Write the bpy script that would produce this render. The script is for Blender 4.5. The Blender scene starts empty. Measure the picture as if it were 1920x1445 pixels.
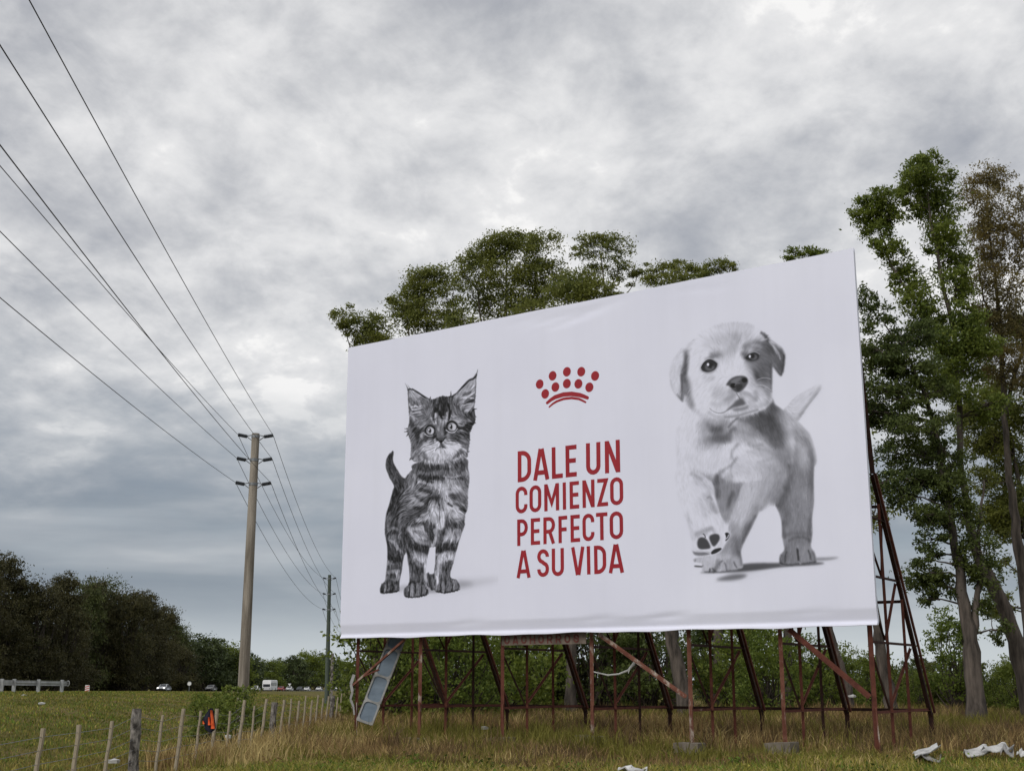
import bpy, math, random
import numpy as np
from mathutils import Vector, Matrix
random.seed(11); RNG = np.random.RandomState(11)
R = math.radians
scene = bpy.context.scene
# ================================================================ camera, sky, sun, exposure
TILT = R(13.12)
cam_data = bpy.data.cameras.new('camera'); cam = bpy.data.objects.new('camera', cam_data)
scene.collection.objects.link(cam); scene.camera = cam
cam.location = (0, 0, 1.6); cam.rotation_euler = (R(90)+TILT, 0, 0)
cam_data.sensor_width = 36; cam_data.lens = 45.0; cam_data.clip_end = 9000; cam_data.clip_start = .1
scene.view_settings.view_transform = 'Standard'; scene.view_settings.look = 'None'
scene.view_settings.gamma = 1; scene.view_settings.exposure = 0.14
scene.view_settings.use_curve_mapping = False
scene.render.resolution_x, scene.render.resolution_y = 1024, 770

SUN_EL, SUN_AZ = 38., 222.          # degrees; azimuth clockwise from +Y: behind the camera, to its left
sd = bpy.data.lights.new('sun', 'SUN'); sd.energy = 1.5; sd.angle = R(32); sd.color = (1, .97, .93)
sun = bpy.data.objects.new('sun', sd); scene.collection.objects.link(sun)
sv = Vector((math.sin(R(SUN_AZ))*math.cos(R(SUN_EL)), math.cos(R(SUN_AZ))*math.cos(R(SUN_EL)), math.sin(R(SUN_EL))))
sun.rotation_euler = sv.to_track_quat('Z', 'Y').to_euler(); sun.location = (-30, -30, 60)

world = bpy.data.worlds.new('World'); scene.world = world; world.use_nodes = True
def build_sky():
    nt = world.node_tree; N = nt.nodes; L = nt.links; N.clear()
    def nd(t, **k):
        n = N.new(t)
        for a, b in k.items(): setattr(n, a, b)
        return n
    def math_(op, a, b=None, c=None, clamp=False):
        n = nd('ShaderNodeMath', operation=op, use_clamp=clamp)
        for i, v in enumerate((a, b, c)):
            if v is None: continue
            if isinstance(v, (int, float)): n.inputs[i].default_value = v
            else: L.new(v, n.inputs[i])
        return n.outputs[0]
    def noise(vec, scale, detail, rough, dist=0., w=None):
        n = nd('ShaderNodeTexNoise'); n.inputs['Scale'].default_value = scale; n.inputs['Detail'].default_value = detail
        n.inputs['Roughness'].default_value = rough; n.inputs['Distortion'].default_value = dist
        L.new(vec, n.inputs['Vector']); return n.outputs['Fac']
    def mapping(vec, loc, rot, sc):
        m = nd('ShaderNodeMapping'); m.inputs['Location'].default_value = loc; m.inputs['Rotation'].default_value = rot; m.inputs['Scale'].default_value = sc
        L.new(vec, m.inputs['Vector']); return m.outputs[0]
    def ramp(fac, stops, interp='EASE'):
        r = nd('ShaderNodeValToRGB'); r.color_ramp.interpolation = interp
        e = r.color_ramp.elements
        while len(e) < len(stops): e.new(.5)
        for el, (p, c) in zip(e, stops): el.position = p; el.color = (*c, 1) if len(c) == 3 else c
        L.new(fac, r.inputs[0]); return r.outputs[0]
    def mix(fac, a, b):
        m = nd('ShaderNodeMix', data_type='RGBA')
        if isinstance(fac, (int, float)): m.inputs[0].default_value = fac
        else: L.new(fac, m.inputs[0])
        for i, v in ((6, a), (7, b)):
            if isinstance(v, tuple): m.inputs[i].default_value = (*v, 1)
            else: L.new(v, m.inputs[i])
        return m.outputs[2]
    tc = nd('ShaderNodeTexCoord')
    sep = nd('ShaderNodeSeparateXYZ'); L.new(tc.outputs['Generated'], sep.inputs[0])
    z = math_('MAXIMUM', sep.outputs[2], 0.0)
    zz = math_('ADD', z, .30)                                   # cloud sheet seen from below
    px = math_('DIVIDE', sep.outputs[0], zz); py = math_('DIVIDE', sep.outputs[1], zz)
    cmb = nd('ShaderNodeCombineXYZ'); L.new(px, cmb.inputs[0]); L.new(py, cmb.inputs[1])
    P = cmb.outputs[0]
    big = noise(mapping(P, SKY['big'], (0, 0, .35), (1, .85, 1)), .95, 2, .45, .2)
    mid = noise(mapping(P, SKY['mid'], (0, 0, .7), (1, 1.1, 1)), 3.6, 7, .56, .18)
    rolls = noise(mapping(P, SKY['rolls'], (0, 0, -.75), (1.25, .95, 1)), 8.0, 6, .58, .25)
    fine = noise(mapping(P, (9, 4, 0), (0, 0, .3), (1, 1, 1)), 20., 5, .6, .2)
    v = math_('MULTIPLY_ADD', big, .62, math_('MULTIPLY', mid, 1.0))
    v = math_('MULTIPLY_ADD', rolls, .78, v)
    v = math_('MULTIPLY_ADD', fine, .22, v)                     # mean about 1.31
    v = math_('SUBTRACT', v, 1.31)
    v = math_('MULTIPLY_ADD', v, 1.75, SKY['bias'], clamp=True)
    hi = ramp(v, [(0., (2.35, 2.42, 2.62)), (.25, (2.95, 3.0, 3.15)), (.5, (3.75, 3.78, 3.88)), (.72, (4.55, 4.56, 4.62)), (.88, (5.0, 4.99, 5.02)), (1., (5.8, 5.75, 5.7))], 'LINEAR')
    # towards the horizon the deck is seen edge-on: bluer, darker, streaked
    st = noise(mapping(tc.outputs['Generated'], SKY['streak'], (0, 0, 0), (1.1, 1.1, 8.)), 2.2, 6, .5, .3)
    lo = ramp(st, [(.34, (1.35, 1.60, 1.95)), (.52, (1.75, 2.0, 2.3)), (.64, (2.4, 2.6, 2.85)), (.80, (4.0, 4.1, 4.2))], 'LINEAR')
    k = nd('ShaderNodeMapRange', interpolation_type='SMOOTHSTEP'); L.new(math_('MULTIPLY_ADD', math_('SUBTRACT', mid, .5), .22, z), k.inputs[0]); k.inputs[1].default_value = .10; k.inputs[2].default_value = .29
    col = mix(k.outputs[0], lo, hi)
    k2 = nd('ShaderNodeMapRange', interpolation_type='SMOOTHSTEP'); L.new(z, k2.inputs[0]); k2.inputs[1].default_value = .08; k2.inputs[2].default_value = .015
    col = mix(math_('MULTIPLY', k2.outputs[0], .8), col, (3.75, 4.05, 4.25))
    sky = nd('ShaderNodeTexSky', sky_type='NISHITA'); sky.sun_disc = False; sky.sun_elevation = R(SUN_EL); sky.sun_rotation = R(SUN_AZ)
    thin = ramp(v, [(0., (.93, .93, .93)), (1., (.98, .98, .98))])
    col = mix(thin, sky.outputs[0], col)
    bg = nd('ShaderNodeBackground'); bg.inputs[1].default_value = .148; L.new(col, bg.inputs[0])
    out = nd('ShaderNodeOutputWorld'); L.new(bg.outputs[0], out.inputs[0])
SKY = dict(big=(4.93,11.63,0),mid=(19.45,13.16,0),rolls=(9.65,6.18,0),streak=(2.76,19.97,15.09),bias=.635)
build_sky()

# ================================================================ helpers
CAM = np.array([0, 0, 1.6]); FPX = 2400.; CT, ST = math.cos(TILT), math.sin(TILT)
def ray(px, py):
    dx, dy = (px-960)/FPX, (722.5-py)/FPX
    return np.array([dx, CT-dy*ST, ST+dy*CT])
def at(px, py, Y):
    """World point at distance Y (metres north of the camera) that was sighted at a survey pixel."""
    r = ray(px, py); return CAM+r*(Y/r[1])
def clamp(x, a=0., b=1.): return np.minimum(np.maximum(x, a), b)
def sstep(a, b, x):
    t = clamp((x-a)/(b-a)); return t*t*(3-2*t)
def wob(x, y):
    return .06*np.sin(x*.31+y*.17)+.05*np.sin(x*.73-y*.41+1.3)+.03*np.sin(x*1.7+y*1.13+.4)
def ground_z(x, y):
    """Terrain: a flat plot on the right, a mown verge climbing to the highway embankment on the left."""
    x = np.asarray(x, float); y = np.asarray(y, float)
    road = np.maximum(1.50-.005*y, -.9)
    crest = -28-.0375*y
    k = sstep(-11, 0, -(x-crest)-11+0*y) if False else sstep(0, 1, (-9.-x)/(np.maximum(-9.-crest, 1)))
    flat = wob(x, y)*sstep(5, 25, y)*1.0
    z = flat*(1-k)+road*k
    z = z-.25*np.exp(-((x+11)/4.)**2)*(1-sstep(100, 200, y))
    return z

COL = scene.collection
def link(o): COL.objects.link(o); return o
def tag(o, label=None, cat=None, group=None, kind=None):
    if label: o['label'] = label
    if cat: o['category'] = cat
    if group: o['group'] = group
    if kind: o['kind'] = kind
    return o
def empty(name, loc=(0, 0, 0), rz=0.):
    o = bpy.data.objects.new(name, None); o.location = loc; o.rotation_euler = (0, 0, rz); o.empty_display_size = .3
    return link(o)
def mesh_np(name, V, F, mats, parent=None, smooth=False, uniform=None, colors=None, attr=None):
    """V (n,3); F list of faces or an (m,k) int array."""
    me = bpy.data.meshes.new(name)
    V = np.asarray(V, np.float32)
    if isinstance(F, np.ndarray):
        k = F.shape[1]; m = len(F)
        me.vertices.add(len(V)); me.vertices.foreach_set('co', V.ravel())
        me.loops.add(m*k); me.loops.foreach_set('vertex_index', F.astype(np.int32).ravel())
        me.polygons.add(m); me.polygons.foreach_set('loop_start', (np.arange(m)*k).astype(np.int32))
        me.update(calc_edges=True)
    else:
        me.from_pydata([tuple(v) for v in V], [], [tuple(f) for f in F]); me.update()
    if smooth: me.polygons.foreach_set('use_smooth', np.ones(len(me.polygons), bool))
    for mt in (mats if isinstance(mats, (list, tuple)) else [mats]): me.materials.append(mt)
    if colors is not None:
        a = me.color_attributes.new('tint', 'FLOAT_COLOR', 'POINT')
        c = np.ones((len(V), 4), np.float32); c[:, :3] = colors; a.data.foreach_set('color', c.ravel())
    if attr is not None:
        for n_, arr in attr.items():
            a = me.attributes.new(n_, 'FLOAT', 'POINT'); a.data.foreach_set('value', np.asarray(arr, np.float32))
    o = bpy.data.objects.new(name, me); link(o)
    if parent is not None: o.parent = parent
    return o
class MB:
    """Collects simple solids into one mesh."""
    def __init__(s): s.v = []; s.f = []
    def add(s, V, F):
        b = len(s.v); s.v += [tuple(map(float, p)) for p in V]; s.f += [tuple(i+b for i in f) for f in F]; return s
    def box(s, c, d, rot=None, bev=0.):
        hx, hy, hz = d[0]/2, d[1]/2, d[2]/2
        if bev > 0:
            b = min(bev, hx*.9, hy*.9, hz*.9); V = []
            for sz, in2 in ((-hz, b), (-hz+b, 0), (hz-b, 0), (hz, b)):
                for sx, sy in ((-1, -1), (1, -1), (1, 1), (-1, 1)): V.append((sx*(hx-in2), sy*(hy-in2), sz))
            F = [(3, 2, 1, 0), (12, 13, 14, 15)]
            for k in range(3):
                for i in range(4): j = (i+1) % 4; F.append((k*4+i, k*4+j, k*4+4+j, k*4+4+i))
        else:
            V = [(x, y, z) for z in (-hz, hz) for x, y in ((-hx, -hy), (hx, -hy), (hx, hy), (-hx, hy))]
            F = [(3, 2, 1, 0), (4, 5, 6, 7), (0, 1, 5, 4), (1, 2, 6, 5), (2, 3, 7, 6), (3, 0, 4, 7)]
        M = rot if rot is not None else Matrix.Identity(3)
        return s.add([Vector(c)+M @ Vector(p) for p in V], F)
    def bar(s, a, b, w, h=None, up=(0, 0, 1)):
        """Rectangular bar from a to b."""
        a, b = Vector(a), Vector(b); h = h or w
        d = (b-a).normalized(); u = Vector(up)
        if abs(d.dot(u)) > .96: u = Vector((1, 0, 0)) if abs(d.x) < .9 else Vector((0, 1, 0))
        x = d.cross(u).normalized(); y = x.cross(d).normalized()
        V = [p+x*sx*w/2+y*sy*h/2 for p in (a, b) for sx, sy in ((-1, -1), (1, -1), (1, 1), (-1, 1))]
        return s.add(V, [(3, 2, 1, 0), (4, 5, 6, 7), (0, 1, 5, 4), (1, 2, 6, 5), (2, 3, 7, 6), (3, 0, 4, 7)])
    def angle(s, a, b, w, th=.012, flip=1, up=(0, 0, 1)):
        """Rolled steel angle (L section) from a to b."""
        a, b = Vector(a), Vector(b); d = (b-a).normalized(); u = Vector(up)
        if abs(d.dot(u)) > .96: u = Vector((0, 1, 0))
        x = d.cross(u).normalized()*flip; y = x.cross(d).normalized()*flip
        prof = [(0, 0), (w, 0), (w, th), (th, th), (th, w), (0, w)]
        V = [p+x*(q[0]-w/2)+y*(q[1]-w/2) for p in (a, b) for q in prof]
        F = [(5, 4, 3, 2, 1, 0), tuple(range(6, 12))]+[(i, (i+1) % 6, 6+(i+1) % 6, 6+i) for i in range(6)]
        return s.add(V, F)
    def tube(s, pts, radii, n=8, cap=True):
        pts = [Vector(p) for p in pts]; k = len(pts)
        if not hasattr(radii, '__len__'): radii = [radii]*k
        V = []; F = []; prev = None
        for i, p in enumerate(pts):
            d = (pts[min(i+1, k-1)]-pts[max(i-1, 0)])
            d = d.normalized() if d.length > 1e-9 else Vector((0, 0, 1))
            if prev is None: u = Vector((1, 0, 0)) if abs(d.x) < .8 else Vector((0, 1, 0))
            else: u = prev
            x = (u-d*u.dot(d)).normalized(); y = d.cross(x); prev = x
            for j in range(n):
                a = 2*math.pi*j/n; V.append(p+(x*math.cos(a)+y*math.sin(a))*radii[i])
        for i in range(k-1):
            for j in range(n): q = (j+1) % n; F.append((i*n+j, i*n+q, (i+1)*n+q, (i+1)*n+j))
        if cap: F += [tuple(reversed(range(n))), tuple(range((k-1)*n, k*n))]
        return s.add(V, F)
    def prism(s, poly, axis_o, ex, ey, ez, depth):
        """Extrude a 2-D outline (in ex, ey) by depth along ez."""
        o, ex, ey, ez = map(Vector, (axis_o, ex, ey, ez)); n = len(poly)
        V = [o+ex*p[0]+ey*p[1] for p in poly]+[o+ex*p[0]+ey*p[1]+ez*depth for p in poly]
        F = [tuple(reversed(range(n))), tuple(range(n, 2*n))]+[(i, (i+1) % n, n+(i+1) % n, n+i) for i in range(n)]
        return s.add(V, F)
    def build(s, name, mat, parent=None, smooth=False):
        o = mesh_np(name, np.array(s.v, np.float32).reshape(-1, 3), s.f, mat, None, smooth)
        if parent is not None:
            o.parent = parent; o.matrix_parent_inverse = parent_matrix(parent).inverted()
        return o
def parent_matrix(o):
    m = o.matrix_basis.copy()
    if o.parent: m = parent_matrix(o.parent) @ o.matrix_parent_inverse @ m
    return m
def copy_tree(o, parent=None):
    c = o.copy(); link(c)
    if parent is not None: c.parent = parent
    for ch in list(o.children): copy_tree(ch, c)
    return c

# ================================================================ materials
def new_mat(name):
    m = bpy.data.materials.new(name); m.use_nodes = True
    nt = m.node_tree; bs = nt.nodes['Principled BSDF']; return m, nt, bs
def N_(nt, t, **k):
    n = nt.nodes.new(t)
    for a, b in k.items(): setattr(n, a, b)
    return n
def noise_(nt, scale, detail=4, rough=.55, coord='Object', stretch=None, dist=0.):
    tc = N_(nt, 'ShaderNodeTexCoord'); v = tc.outputs[coord]
    if stretch:
        mp = N_(nt, 'ShaderNodeMapping'); mp.inputs['Scale'].default_value = stretch; nt.links.new(v, mp.inputs[0]); v = mp.outputs[0]
    n = N_(nt, 'ShaderNodeTexNoise'); n.inputs['Scale'].default_value = scale; n.inputs['Detail'].default_value = detail
    n.inputs['Roughness'].default_value = rough; n.inputs['Distortion'].default_value = dist
    nt.links.new(v, n.inputs['Vector']); return n.outputs['Fac']
def ramp_(nt, fac, stops, interp='LINEAR'):
    r = N_(nt, 'ShaderNodeValToRGB'); r.color_ramp.interpolation = interp; e = r.color_ramp.elements
    while len(e) < len(stops): e.new(.5)
    for el, (p, c) in zip(e, stops): el.position = p; el.color = (*c, 1)
    nt.links.new(fac, r.inputs[0]); return r.outputs[0]
def mix_(nt, fac, a, b, mode='MIX'):
    m = N_(nt, 'ShaderNodeMix', data_type='RGBA', blend_type=mode)
    if isinstance(fac, (int, float)): m.inputs[0].default_value = fac
    else: nt.links.new(fac, m.inputs[0])
    for i, v in ((6, a), (7, b)):
        if isinstance(v, tuple): m.inputs[i].default_value = (*v, 1)
        else: nt.links.new(v, m.inputs[i])
    return m.outputs[2]
def bump_(nt, bs, h, strength, dist=.02):
    b = N_(nt, 'ShaderNodeBump'); b.inputs['Strength'].default_value = strength; b.inputs['Distance'].default_value = dist
    nt.links.new(h, b.inputs['Height']); nt.links.new(b.outputs[0], bs.inputs['Normal'])
def simple_mat(name, c1, c2, scale=6., rough=.7, metal=0., bump=.15, lo=.35, hi=.65, stretch=None, spec=.4, coord='Object'):
    m, nt, bs = new_mat(name)
    f = noise_(nt, scale, 5, .6, coord, stretch)
    nt.links.new(ramp_(nt, f, [(lo, c1), (hi, c2)]), bs.inputs['Base Color'])
    bs.inputs['Roughness'].default_value = rough; bs.inputs['Metallic'].default_value = metal; bs.inputs['Specular IOR Level'].default_value = spec
    if bump: bump_(nt, bs, noise_(nt, scale*4, 4, .6, coord, stretch), bump)
    return m
def rust_mat(name, base1, base2, flake, lo, hi):
    m, nt, bs = new_mat(name)
    c = ramp_(nt, noise_(nt, 5., 6, .65), [(.35, base1), (.6, base2)])
    f = ramp_(nt, noise_(nt, 2.6, 7, .7, 'Object', (1, 1, .5)), [(lo, (0, 0, 0)), (hi, (1, 1, 1))])
    nt.links.new(mix_(nt, f, c, flake), bs.inputs['Base Color'])
    bs.inputs['Roughness'].default_value = .85; bs.inputs['Specular IOR Level'].default_value = .25
    bump_(nt, bs, noise_(nt, 30., 4, .6), .3, .01); return m
M = {}
M['rust'] = rust_mat('rusty_red_steel', (.080, .026, .018), (.14, .048, .032), (.34, .28, .23), .64, .74)
M['rust_pale'] = rust_mat('flaking_pale_paint_on_steel', (.115, .040, .027), (.18, .075, .05), (.42, .37, .31), .52, .62)
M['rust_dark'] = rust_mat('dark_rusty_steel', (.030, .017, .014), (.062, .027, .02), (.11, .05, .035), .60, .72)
M['concrete'] = simple_mat('weathered_concrete', (.11, .092, .072), (.19, .162, .13), 3., .92, 0, .3)
M['pole'] = simple_mat('pale_concrete_pole', (.155, .132, .105), (.34, .30, .25), 1.6, .9, 0, .12, stretch=(3, 3, .35))
M['pole_far'] = simple_mat('mossy_grey_green_pole', (.05, .07, .058), (.085, .10, .08), 2., .9, 0, .1, stretch=(3, 3, .3))
M['insul'] = simple_mat('dark_porcelain', (.045, .05, .058), (.075, .08, .088), 8, .35, 0, 0)
M['steel'] = simple_mat('grey_galvanised_steel', (.15, .16, .17), (.24, .25, .26), 5, .5, .5, .05)
M['wire'] = simple_mat('dark_cable', (.03, .03, .032), (.05, .05, .052), 3, .6, .2, 0)
M['wood_pale'] = simple_mat('sun_bleached_wood', (.25, .205, .145), (.40, .34, .25), 3., .9, 0, .25, stretch=(9, 9, .8), coord='Generated')
M['wood_grey'] = simple_mat('lichen_spotted_old_wood', (.035, .03, .026), (.27, .245, .22), 10., .95, 0, .5, .40, .62, stretch=(1, 1, .6))
M['asphalt'] = simple_mat('asphalt', (.045, .045, .046), (.065, .064, .062), 2., .9, 0, .1)
M['paint_white'] = simple_mat('white_paint', (.62, .62, .61), (.75, .75, .74), 3., .6, 0, 0)
M['rail'] = simple_mat('weathered_galvanised_rail', (.26, .27, .275), (.40, .41, .41), 3., .55, .3, .05)
M['glass_dark'] = simple_mat('dark_car_glass', (.02, .024, .03), (.04, .045, .05), 1., .12, 0, 0, spec=.6)
M['tyre'] = simple_mat('tyre_rubber', (.015, .015, .015), (.03, .03, .03), 6., .9, 0, 0)
M['pane'] = simple_mat('blue_grey_plastic_pane', (.085, .12, .155), (.155, .20, .245), 2.2, .42, 0, .04, .3, .7, stretch=(1, 1, 2.2))
M['frame_grey'] = simple_mat('worn_grey_frame', (.20, .20, .19), (.32, .315, .30), 7., .65, .1, .1)
M['rope'] = simple_mat('dirty_white_rope', (.40, .40, .38), (.58, .58, .56), 12., .9, 0, .1)
M['litter'] = simple_mat('weathered_white_sheet', (.36, .355, .345), (.62, .62, .61), 3., .6, 0, .1)
M['litter_grey'] = simple_mat('grey_sheet_underside', (.20, .195, .19), (.32, .31, .30), 3., .7, 0, .1)
M['navy'] = simple_mat('dark_navy_cloth', (.010, .011, .022), (.02, .02, .036), 9., .95, 0, .2)
M['orange'] = simple_mat('hi_vis_orange_cloth', (.62, .085, .02), (.78, .14, .035), 8., .9, 0, .15)
M['red_paint'] = simple_mat('red_sign_paint', (.42, .03, .02), (.5, .05, .03), 4., .6, 0, 0)
M['pink_red'] = simple_mat('faded_red_plastic', (.50, .10, .06), (.62, .16, .10), 4., .7, 0, 0)
M['sign_brown'] = simple_mat('faded_brown_board', (.11, .085, .068), (.20, .16, .13), 5., .9, 0, .2)
M['sign_letter'] = simple_mat('faded_dark_red_lettering', (.085, .022, .018), (.15, .05, .04), 9., .9, 0, 0)
def car_paint(name, c): return simple_mat(name, tuple(x*.9 for x in c), c, 1., .3, 0, 0, spec=.5)
for k, c in dict(silver=(.42, .44, .46), white=(.72, .72, .71), red=(.34, .035, .03), black=(.025, .028, .035), grey=(.20, .20, .19)).items(): M['car_'+k] = car_paint(k+'_car_paint', c)
def glow(name, c, e):
    m, nt, bs = new_mat(name); bs.inputs['Base Color'].default_value = (*c, 1); bs.inputs['Emission Color'].default_value = (*c, 1); bs.inputs['Emission Strength'].default_value = e; return m
M['headlight'] = glow('lit_headlight', (1, .96, .9), 2.2)
M['bark'] = simple_mat('grey_brown_bark', (.028, .023, .019), (.135, .110, .092), 1.8, .95, 0, .8, .34, .66, stretch=(2.6, 2.6, .45))
M['bark_dark'] = simple_mat('dark_bark', (.035, .028, .022), (.08, .064, .05), 2.5, .95, 0, .5, stretch=(2.5, 2.5, .5))
# banner vinyl: white, carries the printed ink as a factor of its own white
def banner_mat():
    m, nt, bs = new_mat('white_vinyl_banner')
    base = ramp_(nt, noise_(nt, .35, 4, .5), [(.3, (.745, .755, .885)), (.7, (.79, .80, .925))])
    base = mix_(nt, 1., base, ramp_(nt, noise_(nt, 1.3, 5, .6, 'Object', (1.6, 1.6, .10)), [(.30, (.98, .98, .978)), (.55, (1, 1, 1))]), 'MULTIPLY')
    a = N_(nt, 'ShaderNodeAttribute', attribute_name='ink'); inv = N_(nt, 'ShaderNodeMath', operation='SUBTRACT'); inv.inputs[0].default_value = 1
    nt.links.new(a.outputs['Fac'], inv.inputs[1])
    nt.links.new(mix_(nt, 1., base, inv.outputs[0], 'MULTIPLY'), bs.inputs['Base Color'])
    bs.inputs['Roughness'].default_value = .55; bs.inputs['Specular IOR Level'].default_value = .25
    bump_(nt, bs, noise_(nt, .9, 3, .5, 'Object', (1, 1, .35)), .25, .05); return m
M['banner'] = banner_mat()
M['print_red'] = simple_mat('printed_red_ink', (.29, .014, .024), (.34, .020, .030), 1., .55, 0, 0, spec=.25)
def leaf_mat(name, dark, mid, light, trans=.45):
    m, nt, bs = new_mat(name)
    g = N_(nt, 'ShaderNodeNewGeometry')
    c = ramp_(nt, g.outputs['Random Per Island'], [(0., dark), (.5, mid), (1., light)])
    c2 = mix_(nt, ramp_(nt, noise_(nt, .55, 3, .6), [(.36, (0, 0, 0)), (.66, (1, 1, 1))]), c, tuple(x*y for x, y in zip(mid, (1.2, 1.08, .8))))
    nt.links.new(c2, bs.inputs['Base Color']); bs.inputs['Roughness'].default_value = .55; bs.inputs['Specular IOR Level'].default_value = .25
    t = N_(nt, 'ShaderNodeBsdfTranslucent'); nt.links.new(c2, t.inputs[0])
    mx = N_(nt, 'ShaderNodeMixShader'); mx.inputs[0].default_value = trans
    nt.links.new(bs.outputs[0], mx.inputs[1]); nt.links.new(t.outputs[0], mx.inputs[2])
    nt.links.new(mx.outputs[0], nt.nodes['Material Output'].inputs[0]); return m
M['leaf_euc'] = leaf_mat('eucalyptus_leaves', (.075, .096, .026), (.165, .195, .052), (.28, .29, .085))
M['leaf_ivy'] = leaf_mat('deep_green_leaves', (0.055, 0.085, 0.018), (0.135, 0.185, 0.038), (0.25, 0.285, 0.06))
M['leaf_brown'] = leaf_mat('brownish_eucalyptus_leaves', (0.085, 0.072, 0.028), (0.17, 0.145, 0.058), (0.27, 0.235, 0.095))
M['leaf_dark'] = leaf_mat('very_dark_leaves', (0.038, 0.06, 0.02), (0.085, 0.118, 0.036), (0.155, 0.185, 0.058))
M['leaf_pine'] = leaf_mat('dark_casuarina_needles', (0.028, 0.031, 0.014), (0.06, 0.06, 0.026), (0.11, 0.1, 0.042), .25)
M['leaf_pine_green'] = leaf_mat('dark_green_belt_leaves', (0.036, 0.049, 0.018), (0.075, 0.096, 0.034), (0.13, 0.15, 0.055), .3)
M['leaf_light'] = leaf_mat('fresh_green_leaves', (0.06, 0.095, 0.02), (0.125, 0.18, 0.036), (0.22, 0.265, 0.058))
M['leaf_far'] = leaf_mat('distant_green_leaves', (0.034, 0.051, 0.021), (0.057, 0.081, 0.032), (0.098, 0.121, 0.052), .2)
M['leaf_olive'] = leaf_mat('olive_shrub_leaves', (0.048, 0.062, 0.017), (0.090, 0.106, 0.031), (0.144, 0.156, 0.054))
def tint_mat(name, trans=.3, rough=.7):
    m, nt, bs = new_mat(name)
    a = N_(nt, 'ShaderNodeAttribute', attribute_name='tint'); nt.links.new(a.outputs['Color'], bs.inputs['Base Color'])
    bs.inputs['Roughness'].default_value = rough; bs.inputs['Specular IOR Level'].default_value = .15
    t = N_(nt, 'ShaderNodeBsdfTranslucent'); nt.links.new(a.outputs['Color'], t.inputs[0])
    mx = N_(nt, 'ShaderNodeMixShader'); mx.inputs[0].default_value = trans
    nt.links.new(bs.outputs[0], mx.inputs[1]); nt.links.new(t.outputs[0], mx.inputs[2])
    nt.links.new(mx.outputs[0], nt.nodes['Material Output'].inputs[0]); return m
M['grass'] = tint_mat('grass_blades')
def ground_mat():
    m, nt, bs = new_mat('verge_soil_and_turf')
    n1 = noise_(nt, .22, 5, .6); n2 = noise_(nt, 1.6, 6, .65); n3 = noise_(nt, 9., 5, .7)
    green = ramp_(nt, n2, [(.3, (.075, .078, .014)), (.55, (.120, .115, .022)), (.75, (.165, .14, .036))])
    dry = ramp_(nt, n2, [(.3, (.13, .095, .036)), (.7, (.23, .175, .078))])
    c = mix_(nt, ramp_(nt, n1, [(.46, (0, 0, 0)), (.62, (1, 1, 1))]), green, dry)
    c = mix_(nt, ramp_(nt, n3, [(.3, (.55, .55, .55)), (.7, (1.15, 1.15, 1.15))]), (0, 0, 0), c) if False else mix_(nt, .8, c, ramp_(nt, n3, [(.3, (.6, .6, .6)), (.7, (1, 1, 1))]), 'MULTIPLY')
    nt.links.new(c, bs.inputs['Base Color']); bs.inputs['Roughness'].default_value = .95; bs.inputs['Specular IOR Level'].default_value = .1
    bump_(nt, bs, n3, .8, .08); return m
M['ground'] = ground_mat()

# ================================================================ the setting: ground, road
def build_ground():
    xs = np.concatenate([[-2500, -1200, -600, -300, -180, -120, -95], np.arange(-80, 60.1, 1.0), [70, 85, 110, 160, 260, 500, 1000, 2500]])
    ys = np.concatenate([[-300, -100, -40, -15, 0, 8], np.arange(12, 120, 1.0), np.arange(120, 320, 4.), [340, 380, 440, 520, 640, 800, 1100, 1600, 2400, 4000]])
    X, Y = np.meshgrid(xs, ys); Z = ground_z(X, Y)
    V = np.stack([X, Y, Z], -1).reshape(-1, 3); w = len(xs)
    i = (np.arange(len(ys)-1)[:, None]*w+np.arange(w-1)[None, :]).ravel()
    o = mesh_np('ground', V, np.stack([i, i+1, i+w+1, i+w], 1), M['ground'], smooth=True); tag(o, kind='structure')
    ys = np.concatenate([[-200, -60, 0], np.arange(20, 400, 10.), [450, 520, 620, 760, 900]])
    for name, off, wd, lift in (('road', 0, 19., .03), ):
        V = []; F = []
        for k, y in enumerate(ys):
            c = -74-.0*y
            for s in (-1, 1): V.append((c+s*wd/2, y, max(1.50-.005*y, -.9)+lift))
            if k: F.append((2*k-2, 2*k-1, 2*k+1, 2*k))
        tag(mesh_np(name, V, F, M['asphalt']), kind='structure')
    mb = MB()
    for off in (-8.6, 8.6):
        for k in range(len(ys)-1):
            P = []
            for y in ys[k:k+2]:
                c = -74+off; z = max(1.50-.005*y, -.9)+.036
                P.append([(c-.08, y, z), (c+.08, y, z)])
            mb.add([P[0][0], P[0][1], P[1][1], P[1][0]], [(0, 1, 2, 3)])
    o = mb.build('edge_line', M['paint_white']); tag(o, kind='structure')
build_ground()
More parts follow.
